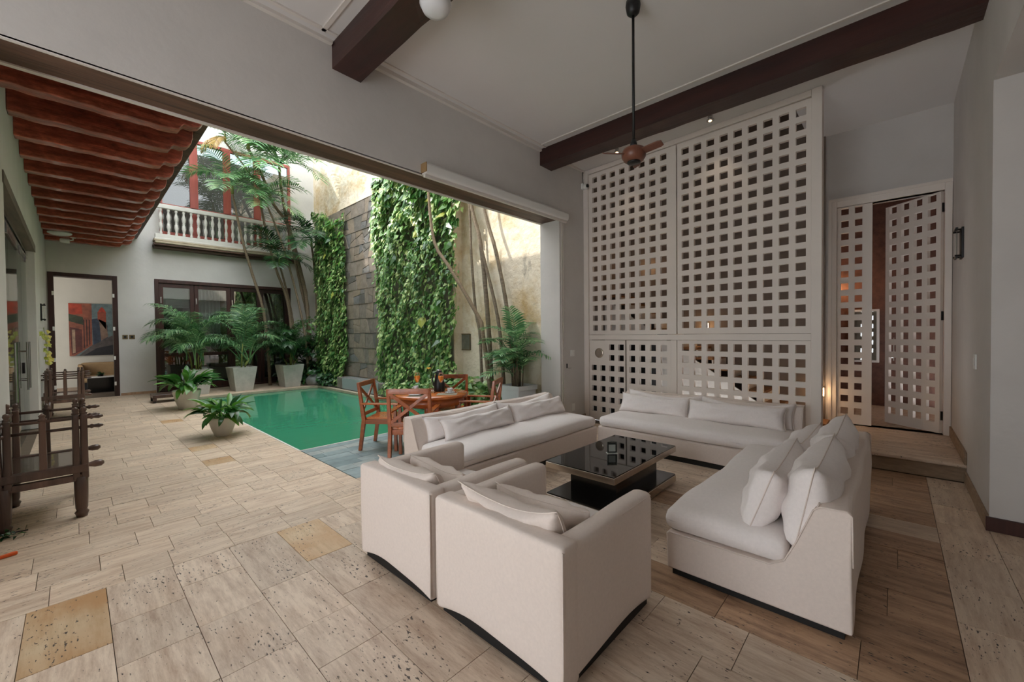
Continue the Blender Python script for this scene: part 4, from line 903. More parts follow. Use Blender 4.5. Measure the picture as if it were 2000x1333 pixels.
for k in range(4):
    a = R(45+90*k); MB().lathe([(0.022,0),(0.03,0.02),(0.022,0.06),(0.035,0.3),(0.022,0.45),(0.04,0.52),(0.042,0.7)],12,(0.38*math.cos(a),0.38*math.sin(a),0)).build('leg','teak',t,smooth=True)
TZ = 0.751
def lathe_part(name, prof, mat, t, n=24): return MB().lathe(prof,n).build(name,mat,t,smooth=True)
def juice(x, y, lab):
    o = thing('juice_glass',lab,'glass',(x,y,TZ))
    lathe_part('bowl',[(0.001,0.0),(0.036,0.0),(0.036,0.004),(0.006,0.01),(0.005,0.13),(0.022,0.155),(0.044,0.205),(0.045,0.235),(0.036,0.298),(0.034,0.298),(0.042,0.235),(0.041,0.207),(0.02,0.16),(0.001,0.15)],'glass_clear',o)
    lathe_part('orange_juice',[(0.001,0.152),(0.019,0.163),(0.0395,0.207),(0.0405,0.235),(0.040,0.25),(0.001,0.25)],'juice',o)
juice(3.42,5.10,'stemmed glass of orange juice left of the black carafe'); juice(3.63,4.81,'stemmed glass of orange juice right of the black carafe')
o = thing('carafe','tall black thermal carafe on the round table','carafe',(3.74,5.0,TZ)); lathe_part('body',[(0.001,0),(0.078,0),(0.084,0.02),(0.080,0.12),(0.062,0.2),(0.044,0.26),(0.045,0.30),(0.001,0.305)],'black_metal',o); MB().tube([(-0.03,0.02,0.29),(-0.07,0.045,0.27),(-0.085,0.055,0.18),(-0.07,0.04,0.08)],0.011).build('handle','black_metal',o); lathe_part('spout_ring',[(0.03,0.305),(0.039,0.305),(0.037,0.325),(0.03,0.325)],'chrome',o)
o = thing('bud_vase','clear glass bud vase with yellow flower on the table','vase',(3.70,5.14,TZ)); lathe_part('bottle',[(0.001,0),(0.04,0),(0.044,0.03),(0.03,0.09),(0.014,0.12),(0.014,0.17),(0.018,0.18),(0.012,0.18),(0.01,0.12),(0.026,0.085),(0.001,0.01)],'glass_clear',o)
mb = MB().tube([(0,0,0.02),(0.0,0,0.16),(-0.02,0.01,0.27),(-0.035,0.02,0.33)],0.003); mb.tube([(0,0,0.14),(0.02,0.0,0.24)],0.0025); mb.build('stem','green_stem',o)
fl = MB().lathe([(0.001,0.015),(0.014,0.01),(0.012,0),(0.001,0)],10,(-0.035,0.02,0.33)); 
for k in range(9):
    a = k*0.7; fl.add([(-0.035,0.02,0.335),(-0.035+0.03*math.cos(a)-0.01*math.sin(a),0.02+0.03*math.sin(a)+0.01*math.cos(a),0.35),(-0.035+0.045*math.cos(a),0.02+0.045*math.sin(a),0.338),(-0.035+0.03*math.cos(a)+0.01*math.sin(a),0.02+0.03*math.sin(a)-0.01*math.cos(a),0.35)],[(0,1,2,3)])
fl.build('blossom','flower',o)
mb = MB()
for a, z in ((0.4,0.12),(2.2,0.2),(4.0,0.24),(5.2,0.1)): mb.add([(0,0,z),(0.03*math.cos(a)-.01*math.sin(a),0.03*math.sin(a)+.01*math.cos(a),z+.02),(0.06*math.cos(a),0.06*math.sin(a),z+.01),(0.03*math.cos(a)+.01*math.sin(a),0.03*math.sin(a)-.01*math.cos(a),z+.02)],[(0,1,2,3)])
mb.build('leaf','leaf_broad',o)
def cup(x, y, a, l1, l2):
    s = thing('saucer',l2,'saucer',(x,y,TZ)); lathe_part('dish',[(0.001,0),(0.04,0),(0.075,0.012),(0.074,0.015),(0.038,0.004),(0.001,0.004)],'white_ceramic',s)
    o = thing('coffee_cup',l1,'cup',(x,y,TZ+0.006),a); lathe_part('body',[(0.001,0),(0.026,0),(0.034,0.02),(0.04,0.065),(0.037,0.065),(0.03,0.02),(0.001,0.008)],'white_ceramic',o); MB().tube([(0.036,0,0.05),(0.06,0,0.048),(0.058,0,0.025),(0.034,0,0.02)],0.004).build('handle','white_ceramic',o,smooth=True)
cup(3.55,5.33,R(160),'white coffee cup near the pool side of the table','white saucer under the cup on the pool side'); cup(3.72,4.72,R(-20),'white coffee cup in front of the black carafe','white saucer under the cup near the carafe')
for x, y, l in ((3.28,4.93,'white dinner plate on the placemat facing chair back'),(3.47,4.98,'small white side plate beside the vase')):
    o = thing('plate',l,'plate',(x,y,TZ+0.004)); r = 0.11 if 'dinner' in l else 0.08; lathe_part('dish',[(0.001,0),(r*.6,0),(r,0.014),(r*.98,0.017),(r*.58,0.004),(0.001,0.004)],'white_ceramic',o)
for x, y, a, l in ((3.28,4.90,R(40),'woven beige placemat under the dinner plate'),(3.62,4.66,R(-45),'woven beige placemat under the right-hand cup')):
    o = MB().box(-0.14,0.14,-0.10,0.10,0,0.003).build('placemat','placemat',loc=(x,y,TZ),rot=(0,0,a)); tag(o,l,'placemat')
# antique benches
def bench(loc, label, first=None):
    if first: return dup(first,loc,0,label)
    # local: x 0 (wall) .. 0.46 (courtyard), y 0 .. 0.80
    t = thing('antique_bench',label,'bench',loc,0,'antique wooden benches along the gallery'); D, Wd = 0.44, 0.78
    for yy in (0.0,Wd):
        for x in (0.0,D):
            for dx in (-0.026,0.026):
                mb = MB().box(x+dx-0.04,x+dx+0.04,yy-0.038,yy+0.038,0.36,0.90) if False else MB().add(
                    [(x+dx-.025,yy-.036,.34),(x+dx+.025,yy-.036,.34),(x+dx+.025,yy+.036,.34),(x+dx-.025,yy+.036,.34),(x+dx-.022,yy-.032,.92),(x+dx+.022,yy-.032,.92),(x+dx+.022,yy+.032,.92),(x+dx-.022,yy+.032,.92)],[(3,2,1,0),(4,5,6,7),(0,1,5,4),(1,2,6,5),(2,3,7,6),(3,0,4,7)])
                po = mb.build('post','antique',t,bevel=0.012)
                MB().lathe([(0.022,0.915),(0.025,0.93),(0.014,0.938),(0.022,0.955),(0.018,0.975),(0.001,0.985)],12,(x+dx,yy,0)).build('finial','antique',po,smooth=True)
            MB().lathe([(0.036,0.0),(0.04,0.02),(0.048,0.04),(0.034,0.06),(0.04,0.08),(0.045,0.2),(0.046,0.36)],12,(x,yy,0)).build('leg','antique',t,smooth=True)
        mb = MB().add([(D/2-.024,yy-.025,.46),(D/2+.024,yy-.025,.46),(D/2+.024,yy+.025,.46),(D/2-.024,yy+.025,.46),(D/2-.02,yy-.022,.90),(D/2+.02,yy-.022,.90),(D/2+.02,yy+.022,.90),(D/2-.02,yy+.022,.90)],[(3,2,1,0),(4,5,6,7),(0,1,5,4),(1,2,6,5),(2,3,7,6),(3,0,4,7)]).build('arm_slat','antique',t,bevel=0.008)
        MB().lathe([(0.028,0.895),(0.03,0.91),(0.016,0.92),(0.024,0.935),(0.001,0.96)],12,(D/2,yy,0)).build('finial','antique',mb,smooth=True)
        for z in (0.80,0.885):
            MB().lathe([(0.013,-0.12),(0.013,D+0.06),(0.022,D+0.075),(0.014,D+0.09),(0.02,D+0.12),(0.008,D+0.15)],10,(0,yy,z),0).build('arm_rail','antique',t,smooth=True)
        MB().lathe([(0.035,D+0.02),(0.018,D+0.05),(0.03,D+0.09),(0.03,D+0.13),(0.012,D+0.15)],12,(0,yy,0.455),0).build('knob','antique',t,smooth=True)
        MB().box(-0.1,D+0.05,yy-0.04,yy+0.03,0.40,0.475).build('seat_rail','antique',t,bevel=0.012); MB().box(-0.05,D+0.03,yy-0.03,yy+0.02,0.325,0.385).build('stretcher','antique',t,bevel=0.01)
    for z in (0.80,0.885): MB().tube([(0.0,-0.1,z),(0.0,Wd+0.1,z)],0.014,10).build('back_rail','antique',t,smooth=True)
    MB().box(-0.06,D+0.04,0.03,Wd-0.03,0.43,0.465).build('seat','antique_seat',t,bevel=0.006)
    MB().tube([(D-0.06,0.03,0.35),(D-0.02,0.05,0.3),(D,0.06,0.2),(D+0.01,0.08,0.05)],0.006).build('tie_cord','black_metal',t)
    return t
b1 = bench((-0.42,5.33,0),'dark antique wooden bench closest to the lounge, cut by the frame edge')
bench((-0.36,12.0,0),'dark antique wooden bench farther along, near the far doorway',b1)
o = thing('plant_trolley','low dark wooden plant trolley by the folding doors','trolley',(1.55,13.35,0)); MB().box(-0.28,0.32,-0.3,0.25,0.12,0.2).build('deck','antique',o,bevel=0.01)
for x in (-0.24,0.28):
    for y in (-0.26,0.21): MB().box(x-0.035,x+0.035,y-0.035,y+0.035,0.05,0.13).build('leg','antique',o,bevel=0.006); MB().lathe([(0.03,-0.02),(0.035,0),(0.03,0.02)],12,(x,y,0.036),1).build('wheel','black_metal',o)
o = thing('garden_tool','orange-handled tool lying on the floor at the frame edge','tool',(-0.36,4.745,0.0),R(18)); MB().prism([(-0.045,-0.012),(0.03,-0.018),(0.045,-0.01),(0.045,0.012),(0.03,0.018),(-0.045,0.012)],0.002,0.022,2).build('handle','orange',o,bevel=0.004); MB().tube([(-0.045,0,0.012),(-0.16,-0.005,0.01)],0.006).build('shaft','black_metal',o)
o = thing('plant_cuttings','small pile of dark leaf cuttings on the floor by the bench','cuttings',(-0.42,5.2,0.0)); mb = MB(); rr = random.Random(9)
for i in range(40):
    x, y, a, l = rr.uniform(-0.08,0.08), rr.uniform(-0.07,0.07), rr.uniform(0,6.3), rr.uniform(0.03,0.07); z = rr.uniform(0.005,0.05)
    mb.add([(x,y,z),(x+l*.5*math.cos(a)-.012*math.sin(a),y+l*.5*math.sin(a)+.012*math.cos(a),z+.012),(x+l*math.cos(a),y+l*math.sin(a),max(0.003,z-.01)),(x+l*.5*math.cos(a)+.012*math.sin(a),y+l*.5*math.sin(a)-.012*math.cos(a),z+.008)],[(0,1,2,3)])
mb.build('leaves','leaf_dark',o); MB().tube([(-0.1,0,0.01),(0.03,0.01,0.03),(0.13,0.04,0.015)],0.005).build('twig','black_metal',o)
o = thing('disc_lamp','round white disc lamp under the gallery joists','lamp',(-0.18,14.23,4.05)); MB().lathe([(0.001,0.02),(0.2,0.02),(0.2,-0.005),(0.16,-0.03),(0.001,-0.045)],28).build('diffuser','white_plastic',o,smooth=True); MB().lathe([(0.03,0.02),(0.04,0.02),(0.04,0.33),(0.03,0.33)],12).build('stem','white_plastic',o)
o = thing('spot_lamp','small white adjustable spotlight under the gallery joists','lamp',(0.03,14.60,4.045)); MB().lathe([(0.05,-0.01),(0.05,0.01),(0.001,0.012)],14).build('mount','white_plastic',o); MB().tube([(0,0,0.0),(0.0,-0.02,-0.06),(-0.05,-0.04,-0.08)],0.014).build('arm','white_plastic',o); MB().lathe([(0.03,-0.02),(0.05,0.0),(0.06,0.14),(0.05,0.145)],14,(-0.2,-0.05,-0.1),0).build('head','white_plastic',o,smooth=True)
o = thing('wall_plaque','square grey metal plaque on the ochre garden wall','plaque',(XG,7.2,1.43)); MB().box(-0.03,0,-0.24,0.24,-0.18,0.18).build('plate','plaque',o,bevel=0.003); MB().box(-0.036,-0.03,-0.25,0.25,0.17,0.19).box(-0.036,-0.03,-0.25,0.25,-0.19,-0.17).box(-0.036,-0.03,-0.25,-0.23,-0.17,0.17).box(-0.036,-0.03,0.23,0.25,-0.17,0.17).build('frame','brass',o)
# stone water wall
PX = 5.82; PTOP = 5.56
pan = thing('water_wall','tall stone-clad water wall between two curtains of vines','water wall',(0,0,0))
MB().box(PX+0.025,XG,7.25,14.85,0.0,PTOP).build('core','garden_plaster',pan)
courses = []; z = 0.36
rr = random.Random(5)
while z < PTOP-0.2: courses.append(z); z += 0.435
courses.append(PTOP)
for a, b_ in zip(courses[:-1],courses[1:]):
    y = 10.0+rr.uniform(-0.2,0); s = rr.uniform(-0.06,0.06)
    while y < 12.7:
        w_ = rr.uniform(0.22,0.5); s2 = rr.uniform(-0.09,0.09); y2 = y+w_
        zs = a+(b_-a)*rr.uniform(0.35,0.65); two = rr.random() < 0.45
        pr = rr.uniform(0.0,0.018); gg = 0.006
        def stone(poly):
            MB().prism([(p[0],p[1]) for p in poly],PX-pr,PX+0.03,0).build('stone','cut_stone',pan,bevel=0.006,seg=1)
        lo0, lo1, hi0, hi1 = y-s+gg, y2-s2-gg, y+s+gg, y2+s2-gg
        if two:
            t1 = (zs-a)/(b_-a); m0 = lo0+(hi0-lo0)*t1; m1 = lo1+(hi1-lo1)*t1; k1 = rr.uniform(-0.06,0.06)
            stone([(lo0,a+gg),(lo1,a+gg),(m1,zs-gg+k1),(m0,zs-gg-k1)]); stone([(m0,zs+gg-k1),(m1,zs+gg+k1),(hi1,b_-gg),(hi0,b_-gg)])
        else: stone([(lo0,a+gg),(lo1,a+gg),((lo1+hi1)/2+rr.uniform(-.02,.02),zs),(hi1,b_-gg),(hi0,b_-gg)])
        y = y2; s = s2
    MB().box(PX-0.02,PX+0.03,10.0,12.8,b_-0.006,b_+0.004).build('ledge_strip','cut_stone',pan)
MB().box(PX+0.0,PX+0.03,7.25,9.99,0.0,PTOP).box(PX+0.0,PX+0.03,12.8,14.85,0.0,PTOP).build('cladding','cut_stone',pan)
MB().box(5.44,PX,9.6,12.4,0,0.34).build('catch_basin','cut_stone',pan,bevel=0.02)
MB().box(5.425,5.437,9.9,12.0,0.0,0.345).build('water_sheet','falling_water',pan); MB().box(5.5,5.79,9.8,12.2,0.335,0.348).build('water','falling_water',pan)
rk = bmesh.new(); bmesh.ops.create_icosphere(rk,subdivisions=3,radius=0.26)
for v in rk.verts: v.co *= 1+0.25*noise.noise(v.co*4); v.co.z = max(v.co.z*0.9,-0.12)
me = bpy.data.meshes.new('boulder'); rk.to_mesh(me); rk.free()
o = link('boulder',me,'rock',smooth=True,loc=(5.35,13.85,0.13)); tag(o,'grey boulder at the far corner of the pool','rock')

# ------------------------------------------------------------------ plants
FR = {}
def frond_mesh(key, L_=1.0, e0=60, droop=70, nl=26, leaf=0.30, lw=0.022, seed=0, start=0.18, hang=0.35, fwd=0.75, bend=1.4):
    # pinnate leaf: rachis in the local x-z plane leaving the origin at elevation e0
    if key in FR: return FR[key]
    rr = random.Random(seed); mb = MB(); pts = [Vector((0,0,0))]; m = 16; dirs = []
    for i in range(m):
        e = R(e0 - droop*((i/m)**bend)); d = Vector((math.cos(e),0,math.sin(e))); dirs.append(d); pts.append(pts[-1]+d*(L_/m))
    mb.tube(pts,[0.010*L_*(1-0.85*i/m)+0.001 for i in range(m+1)],5,False)
    for i in range(nl):
        t = start+(1-start)*(i+0.5)/nl; q = t*m; k = min(int(q),m-1); p = pts[k]+(pts[k+1]-pts[k])*(q-k); d = dirs[k]
        up = Vector((-d.z,0,d.x)); prof = math.sin(math.pi*(0.12+0.80*t))**0.7
        for s in (-1,1):
            ll = leaf*prof*rr.uniform(0.9,1.1); f = fwd*(0.55+0.7*t)
            v = (Vector((0,s,0))*1.0+d*f+up*rr.uniform(0.15,0.4)).normalized(); side = d.cross(v).normalized().cross(v).normalized()
            g = Vector((0,0,-1)); w = lw*(0.7+0.5*prof)
            a = p; b1 = p+v*ll*0.4+g*ll*hang*0.12; b2 = p+v*ll*0.75+g*ll*hang*0.42; tip = p+v*ll*0.97+g*ll*hang*0.9
            mb.add([a-side*w*.3,a+side*w*.3,b1+side*w,b1-side*w,b2+side*w*.75,b2-side*w*.75,tip],[(0,1,2,3),(3,2,4,5),(5,4,6)])
    me = bpy.data.meshes.new('frond'); me.from_pydata(mb.v,[],mb.f); me.update(); FR[key] = me; return me
def frond(parent, key, loc, az, scale, mat, tilt=0.0, name='frond', **kw):
    me = frond_mesh((key,mat),**kw)
    if not me.materials: me.materials.append(MATS[mat])
    o = bpy.data.objects.new(name,me); col.objects.link(o); o.parent = parent
    o.location = loc; o.rotation_euler = (tilt,0,az); o.scale = (scale,)*3; return o
ARECA = [dict(L_=1.0,e0=88,droop=95,seed=1,hang=0.55),dict(L_=1.0,e0=80,droop=130,seed=2,hang=0.6),dict(L_=1.0,e0=70,droop=135,seed=3,hang=0.65),dict(L_=1.0,e0=55,droop=110,seed=4,hang=0.6)]
def square_pot(t, b, w, h, mat, rim=0.0):
    mb = MB().add([(-b,-b,0),(b,-b,0),(b,b,0),(-b,b,0),(-w,-w,h),(w,-w,h),(w,w,h),(-w,w,h),(-w+.035,-w+.035,h),(w-.035,-w+.035,h),(w-.035,w-.035,h),(-w+.035,w-.035,h),(-w+.05,-w+.05,h-.06),(w-.05,-w+.05,h-.06),(w-.05,w-.05,h-.06),(-w+.05,w-.05,h-.06)],
        [(3,2,1,0),(0,1,5,4),(1,2,6,5),(2,3,7,6),(3,0,4,7),(4,5,9,8),(5,6,10,9),(6,7,11,10),(7,4,8,11),(8,9,13,12),(9,10,14,13),(10,11,15,14),(11,8,12,15)])
    mb.build('pot',mat,t,bevel=0.006)
    if rim: MB().box(-w-.01,w+.01,-w-.01,-w+.02,h-rim,h).box(-w-.01,w+.01,w-.02,w+.01,h-rim,h).box(-w-.01,-w+.02,-w+.02,w-.02,h-rim,h).box(w-.02,w+.01,-w+.02,w-.02,h-rim,h).build('rim',mat,t,bevel=0.004)
    MB().box(-w+.05,w-.05,-w+.05,w-.05,h-.08,h-.055).build('soil','soil',t)
def areca(loc, label, n, size, seed, mat='leaf_palm', stems=5, side=None, canes=True):
    rr = random.Random(seed); t = thing('potted_palm',label,'potted palm',loc,rr.uniform(-0.08,0.08),'palms in tapered concrete planters'); square_pot(t,0.225,0.32,0.70,'concrete_pot')
    for i in range(stems):
        a = rr.uniform(0,6.3); r = rr.uniform(0.02,0.12); x, y = r*math.cos(a), r*math.sin(a); hh = rr.uniform(0.15,0.5)*size
        tx, ty = x+0.12*math.cos(a), y+0.12*math.sin(a)
        MB().tube([(x,y,0.62),(x*1.2,y*1.2,0.62+hh*.5),(tx,ty,0.64+hh)],[0.022,0.018,0.014],7).build('cane','green_stem',t,smooth=True)
        for j in range(n):
            az = rr.uniform(0,6.3) if side is None else side+rr.gauss(0,1.4)
            k = rr.randrange(4); frond(t,'areca%d' % k,(tx,ty,0.62+hh*rr.uniform(0.4,1.0)),az,rr.uniform(0.75,1.15)*size,mat,nl=34,leaf=0.32,lw=0.0068,bend=1.9,start=0.3,**ARECA[k])
areca((2.35,14.3,0),'spreading areca palm in concrete planter nearest the trolley',3,1.6,21,side=R(190))
areca((3.40,14.25,0),'upright areca palm in the middle concrete planter',3,1.6,22)
areca((4.68,14.1,0),'low dark areca palm in the concrete planter nearest the vines',4,1.2,23,'leaf_dark',side=R(160))
# tall palms in the far corner
def keep_in(p, az, reach):
    # fronds turn away from walls they would grow into
    if p.x+reach*math.cos(az) > (5.75 if p.y > 7.2 else 6.05): az = math.pi-az
    if p.y+reach*math.sin(az) > 15.3: az = -az
    if p.y+reach*math.sin(az) < 4.7: az = -az
    return az
def crown(t, top, n, size, rr, mat, key='tall', lo=-10):
    for i in range(n):
        k = i % 4; kw = [dict(e0=70,droop=80,seed=31),dict(e0=45,droop=85,seed=32),dict(e0=20,droop=70,seed=33),dict(e0=0,droop=60,seed=34)][k]
        az = keep_in(t.location+Vector(top),2.399*i+rr.uniform(-.3,.3),size*1.1)
        frond(t,'%s%d' % (key,k),top,az,size*rr.uniform(0.85,1.15),mat,L_=1.0,nl=22,leaf=0.42,lw=0.011,hang=0.35,fwd=0.6,**kw)
def tall_palm(pts, label, n, size, seed, mat='leaf_palm', dead=False, group='slender palms in the far courtyard corner', r0=0.045, bark='bark'):
    rr = random.Random(seed); base = Vector(pts[0]); t = thing('palm_tree',label,'palm tree',base,0,group)
    P = [Vector(p)-base for p in pts]; m = 18; c_ = []
    for i in range(m+1):
        q = i/m*(len(P)-1); k = min(int(q),len(P)-2); f = q-k
        p0, p1, p2, p3 = P[max(k-1,0)], P[k], P[k+1], P[min(k+2,len(P)-1)]
        c_.append(0.5*((2*p1)+(p2-p0)*f+(2*p0-5*p1+4*p2-p3)*f*f+(3*p1-p0-3*p2+p3)*f**3))
    rings = []; rad = []
    for i in range(m*3+1):
        q = i/3; k = min(int(q),m-1); rings.append(c_[k]+(c_[k+1]-c_[k])*(q-k)); rad.append(r0*(1-0.35*i/(m*3))*(1.08 if i % 3 == 0 else 0.98))
    MB().tube(rings,rad,8).build('trunk',bark,t,smooth=True)
    if n: 
        MB().tube([c_[-1],c_[-1]+Vector((0,0,0.3))],[r0*0.9,r0*0.4],8).build('crownshaft','green_stem',t,smooth=True); crown(t,c_[-1]+Vector((0,0,0.25)),n,size,rr,mat)
    if dead:
        for i in range(3): frond(t,'dead%d' % i,c_[-1]+Vector((0,0,0.15)),R(150+40*i),0.8,'leaf_brown',L_=1.0,e0=-20,droop=60,nl=18,leaf=0.3,lw=0.02,seed=40+i,hang=0.7)
    return t
tall_palm([(5.45,14.5,0),(5.42,14.55,2.6),(5.22,14.55,3.8),(4.86,14.5,5.2),(4.42,14.45,5.8),(4.1,14.4,6.6),(3.72,14.35,7.3)],'tallest leaning palm crossing the red upper window',14,1.75,51,r0=0.06)
tall_palm([(4.35,14.9,0),(4.2,14.8,2.2),(3.84,14.7,3.6),(3.6,14.6,4.45),(3.45,14.5,5.1),(3.3,14.4,5.85)],'thin palm leaning left in front of the balustrade',10,1.35,52,r0=0.045)
tall_palm([(5.05,14.7,0),(4.95,14.7,1.9),(4.8,14.65,2.9),(4.5,14.6,3.75),(4.26,14.55,4.7),(4.08,14.5,5.6)],'thin palm rising past the end of the folding doors',10,1.35,53,r0=0.045)
tall_palm([(5.6,14.8,0),(5.55,14.8,2.0),(5.28,14.7,3.3),(4.98,14.65,4.8),(4.76,14.6,5.9),(4.62,14.5,6.9)],'palm with broad feathery crown beside the garden wall corner',14,1.9,54,r0=0.055)
tall_palm([(5.25,15.0,0),(5.1,14.9,1.8),(4.95,14.8,2.7),(4.72,14.7,3.6),(4.6,14.6,3.9)],'short palm with drooping crown above the folding doors',10,1.2,55,'leaf_dark',r0=0.04)
tall_palm([(5.7,14.4,0),(5.68,14.4,2.4),(5.6,14.35,3.9),(5.5,14.3,4.6)],'dark palm hugging the stone water wall corner',11,1.3,56,'leaf_dark',r0=0.045)
tall_palm([(3.2,15.05,4.7),(3.05,14.9,5.8),(2.9,14.7,7.15)],'withered palm top with hanging brown fronds before the window',4,0.75,57,'leaf_yellow',True,r0=0.03) if 0 else None
o = tall_palm([(5.3,14.2,0),(5.15,14.2,2.0),(4.6,14.2,4.4),(3.9,14.2,6.2),(3.1,14.2,7.25)],'slim palm with withered brown hanging fronds near the joists',5,0.9,58,'leaf_palm',True,r0=0.035)
# palm trunks in front of the garden wall
gr = 'palm stems against the garden wall'
tall_palm([(5.82,6.30,0),(5.82,6.35,1.53),(5.82,6.48,2.08),(5.82,6.60,3.3),(5.82,6.66,4.46),(5.7,6.8,6.2)],'thin dark upright palm stem left of the bunch by the garden wall',9,1.3,61,group=gr,r0=0.035,bark='bark_grey')
tall_palm([(5.84,6.02,0),(5.84,6.11,1.69),(5.84,6.32,3.46),(5.84,6.63,4.45),(5.75,6.9,6.6)],'stout ringed palm stem in the middle of the garden wall bunch',9,1.4,62,group=gr,r0=0.055,bark='bark_grey')
tall_palm([(5.88,5.70,0),(5.86,5.82,1.73),(5.84,6.23,3.18),(5.82,6.59,4.37),(5.7,7.0,6.0)],'slim palm stem slanting behind the stout one',8,1.2,63,group=gr,r0=0.04,bark='bark_grey')
tall_palm([(5.85,5.38,0),(5.85,5.54,1.8),(5.85,5.87,3.23),(5.85,6.23,4.27),(5.75,6.5,6.3)],'palm stem standing nearest the white column',8,1.3,64,group=gr,r0=0.045,bark='bark_grey')
tall_palm([(5.60,5.75,0),(5.5,5.92,1.6),(5.5,6.06,1.96),(5.36,6.73,2.96),(5.36,7.19,3.45),(5.36,7.37,3.95),(5.36,7.47,4.8),(5.4,7.6,6.4)],'bent palm stem curving up across the vine curtain',8,1.2,65,group=gr,r0=0.045)
# white square planter by the column
t = thing('potted_palm','bushy palm in the white square planter beside the column','potted palm',(5.62,5.10,0),R(-2)); square_pot(t,0.19,0.24,0.66,'white_planter',0.09)
rr = random.Random(71)
for i in range(12):
    a = rr.uniform(0,6.3); r = rr.uniform(0.02,0.13); x, y = r*math.cos(a), r*math.sin(a); hh = rr.uniform(0.2,0.95)
    MB().tube([(x,y,0.58),(x*1.3,y*1.3,0.6+hh)],[0.014,0.010],6).build('cane','bark',t,smooth=True)
    for j in range(3):
        k = rr.randrange(4); kw = [dict(e0=82,droop=50,seed=72),dict(e0=60,droop=60,seed=73),dict(e0=40,droop=60,seed=74),dict(e0=20,droop=50,seed=75)][k]
        frond(t,'bush%d' % k,(x*1.3,y*1.3,0.6+hh),keep_in(Vector((5.62+x,5.1+y,0)),rr.uniform(0,6.3),0.45),rr.uniform(0.55,0.85),'leaf_palm',L_=1.0,nl=13,leaf=0.42,lw=0.020,hang=0.3,fwd=0.8,**kw)
# broad-leaved pot plants
def blade_mesh(L_, w, bend, seed):
    rr = random.Random(seed); mb = MB(); m = 8; p = Vector((0,0,0)); c_ = []
    for i in range(m+1):
        c_.append(p.copy()); e = R(62-bend*(i/m)); p = p+Vector((math.cos(e),0,math.sin(e)))*(L_/m)
    vs_ = []; fs = []
    for i, q in enumerate(c_):
        t = i/m; ww = w*(0.05 if t < 0.38 else max(0.0,math.sin(math.pi*((t-0.36)/0.64)))**0.75)+0.003
        vs_ += [q+Vector((0,-ww,ww*0.35)),q+Vector((0,0,0)),q+Vector((0,ww,ww*0.35))]
    for i in range(m): fs += [(i*3,i*3+1,i*3+4,i*3+3),(i*3+1,i*3+2,i*3+5,i*3+4)]
    mb.add(vs_,fs); me = bpy.data.meshes.new('leaf'); me.from_pydata(mb.v,[],mb.f); me.update()
    me.polygons.foreach_set('use_smooth',[True]*len(me.polygons)); return me
BL = []
for i in range(5): 
    m_ = blade_mesh(0.55,0.040+0.007*(i % 3),[60,95,120,80,140][i],i); m_.materials.append(MATS['leaf_broad']); BL.append(m_)
def leafy_pot(loc, r, h, label, n, seed, sc, group):
    t = thing('potted_plant',label,'potted plant',loc,0,group)
    prof = [(0.001,0.0),(r*.52,0.0),(r*.58,0.02),(r*.80,h*.45),(r*.95,h*.8),(r,h*.92),(r,h),(r-.018,h),(r-.03,h-.05),(0.001,h-.05)]
    N_ = 48; vs_ = []; fs = []; m = len(prof)
    for ri, (q, z) in enumerate(prof):
        for k in range(N_):
            a = 2*math.pi*k/N_; f = 0.985 if (k % 2 and 2 <= ri <= 4) else 1.0; vs_.append((q*f*math.cos(a),q*f*math.sin(a),z))
    for i in range(m-1):
        for k in range(N_): fs.append((i*N_+k,i*N_+(k+1) % N_,(i+1)*N_+(k+1) % N_,(i+1)*N_+k))
    MB().add(vs_,fs).build('pot','white_pot',t,smooth=True)
    MB().lathe([(0.001,h-.06),(r-.03,h-.06),(r-.03,h-.045),(0.001,h-.04)],20).build('soil','soil',t)
    rr = random.Random(seed)
    for i in range(n):
        a = rr.uniform(0,6.3); o = bpy.data.objects.new('leaf',rr.choice(BL)); col.objects.link(o); o.parent = t
        q = rr.uniform(0,0.6)*r; o.location = (q*math.cos(a),q*math.sin(a),h-.05); o.rotation_euler = (rr.uniform(-.4,.4),rr.uniform(-0.45,0.25),a+rr.uniform(-.5,.5)); o.scale = (sc*rr.uniform(0.75,1.15),)*3
leafy_pot((1.62,7.95,0),0.20,0.31,'round ribbed white pot with broad leaves nearest the pool corner',84,81,0.92,'broad-leaved plants in round white pots')
leafy_pot((1.70,11.55,0),0.26,0.42,'round white pot with broad leaves beside the plant trolley',84,82,1.2,'broad-leaved plants in round white pots')
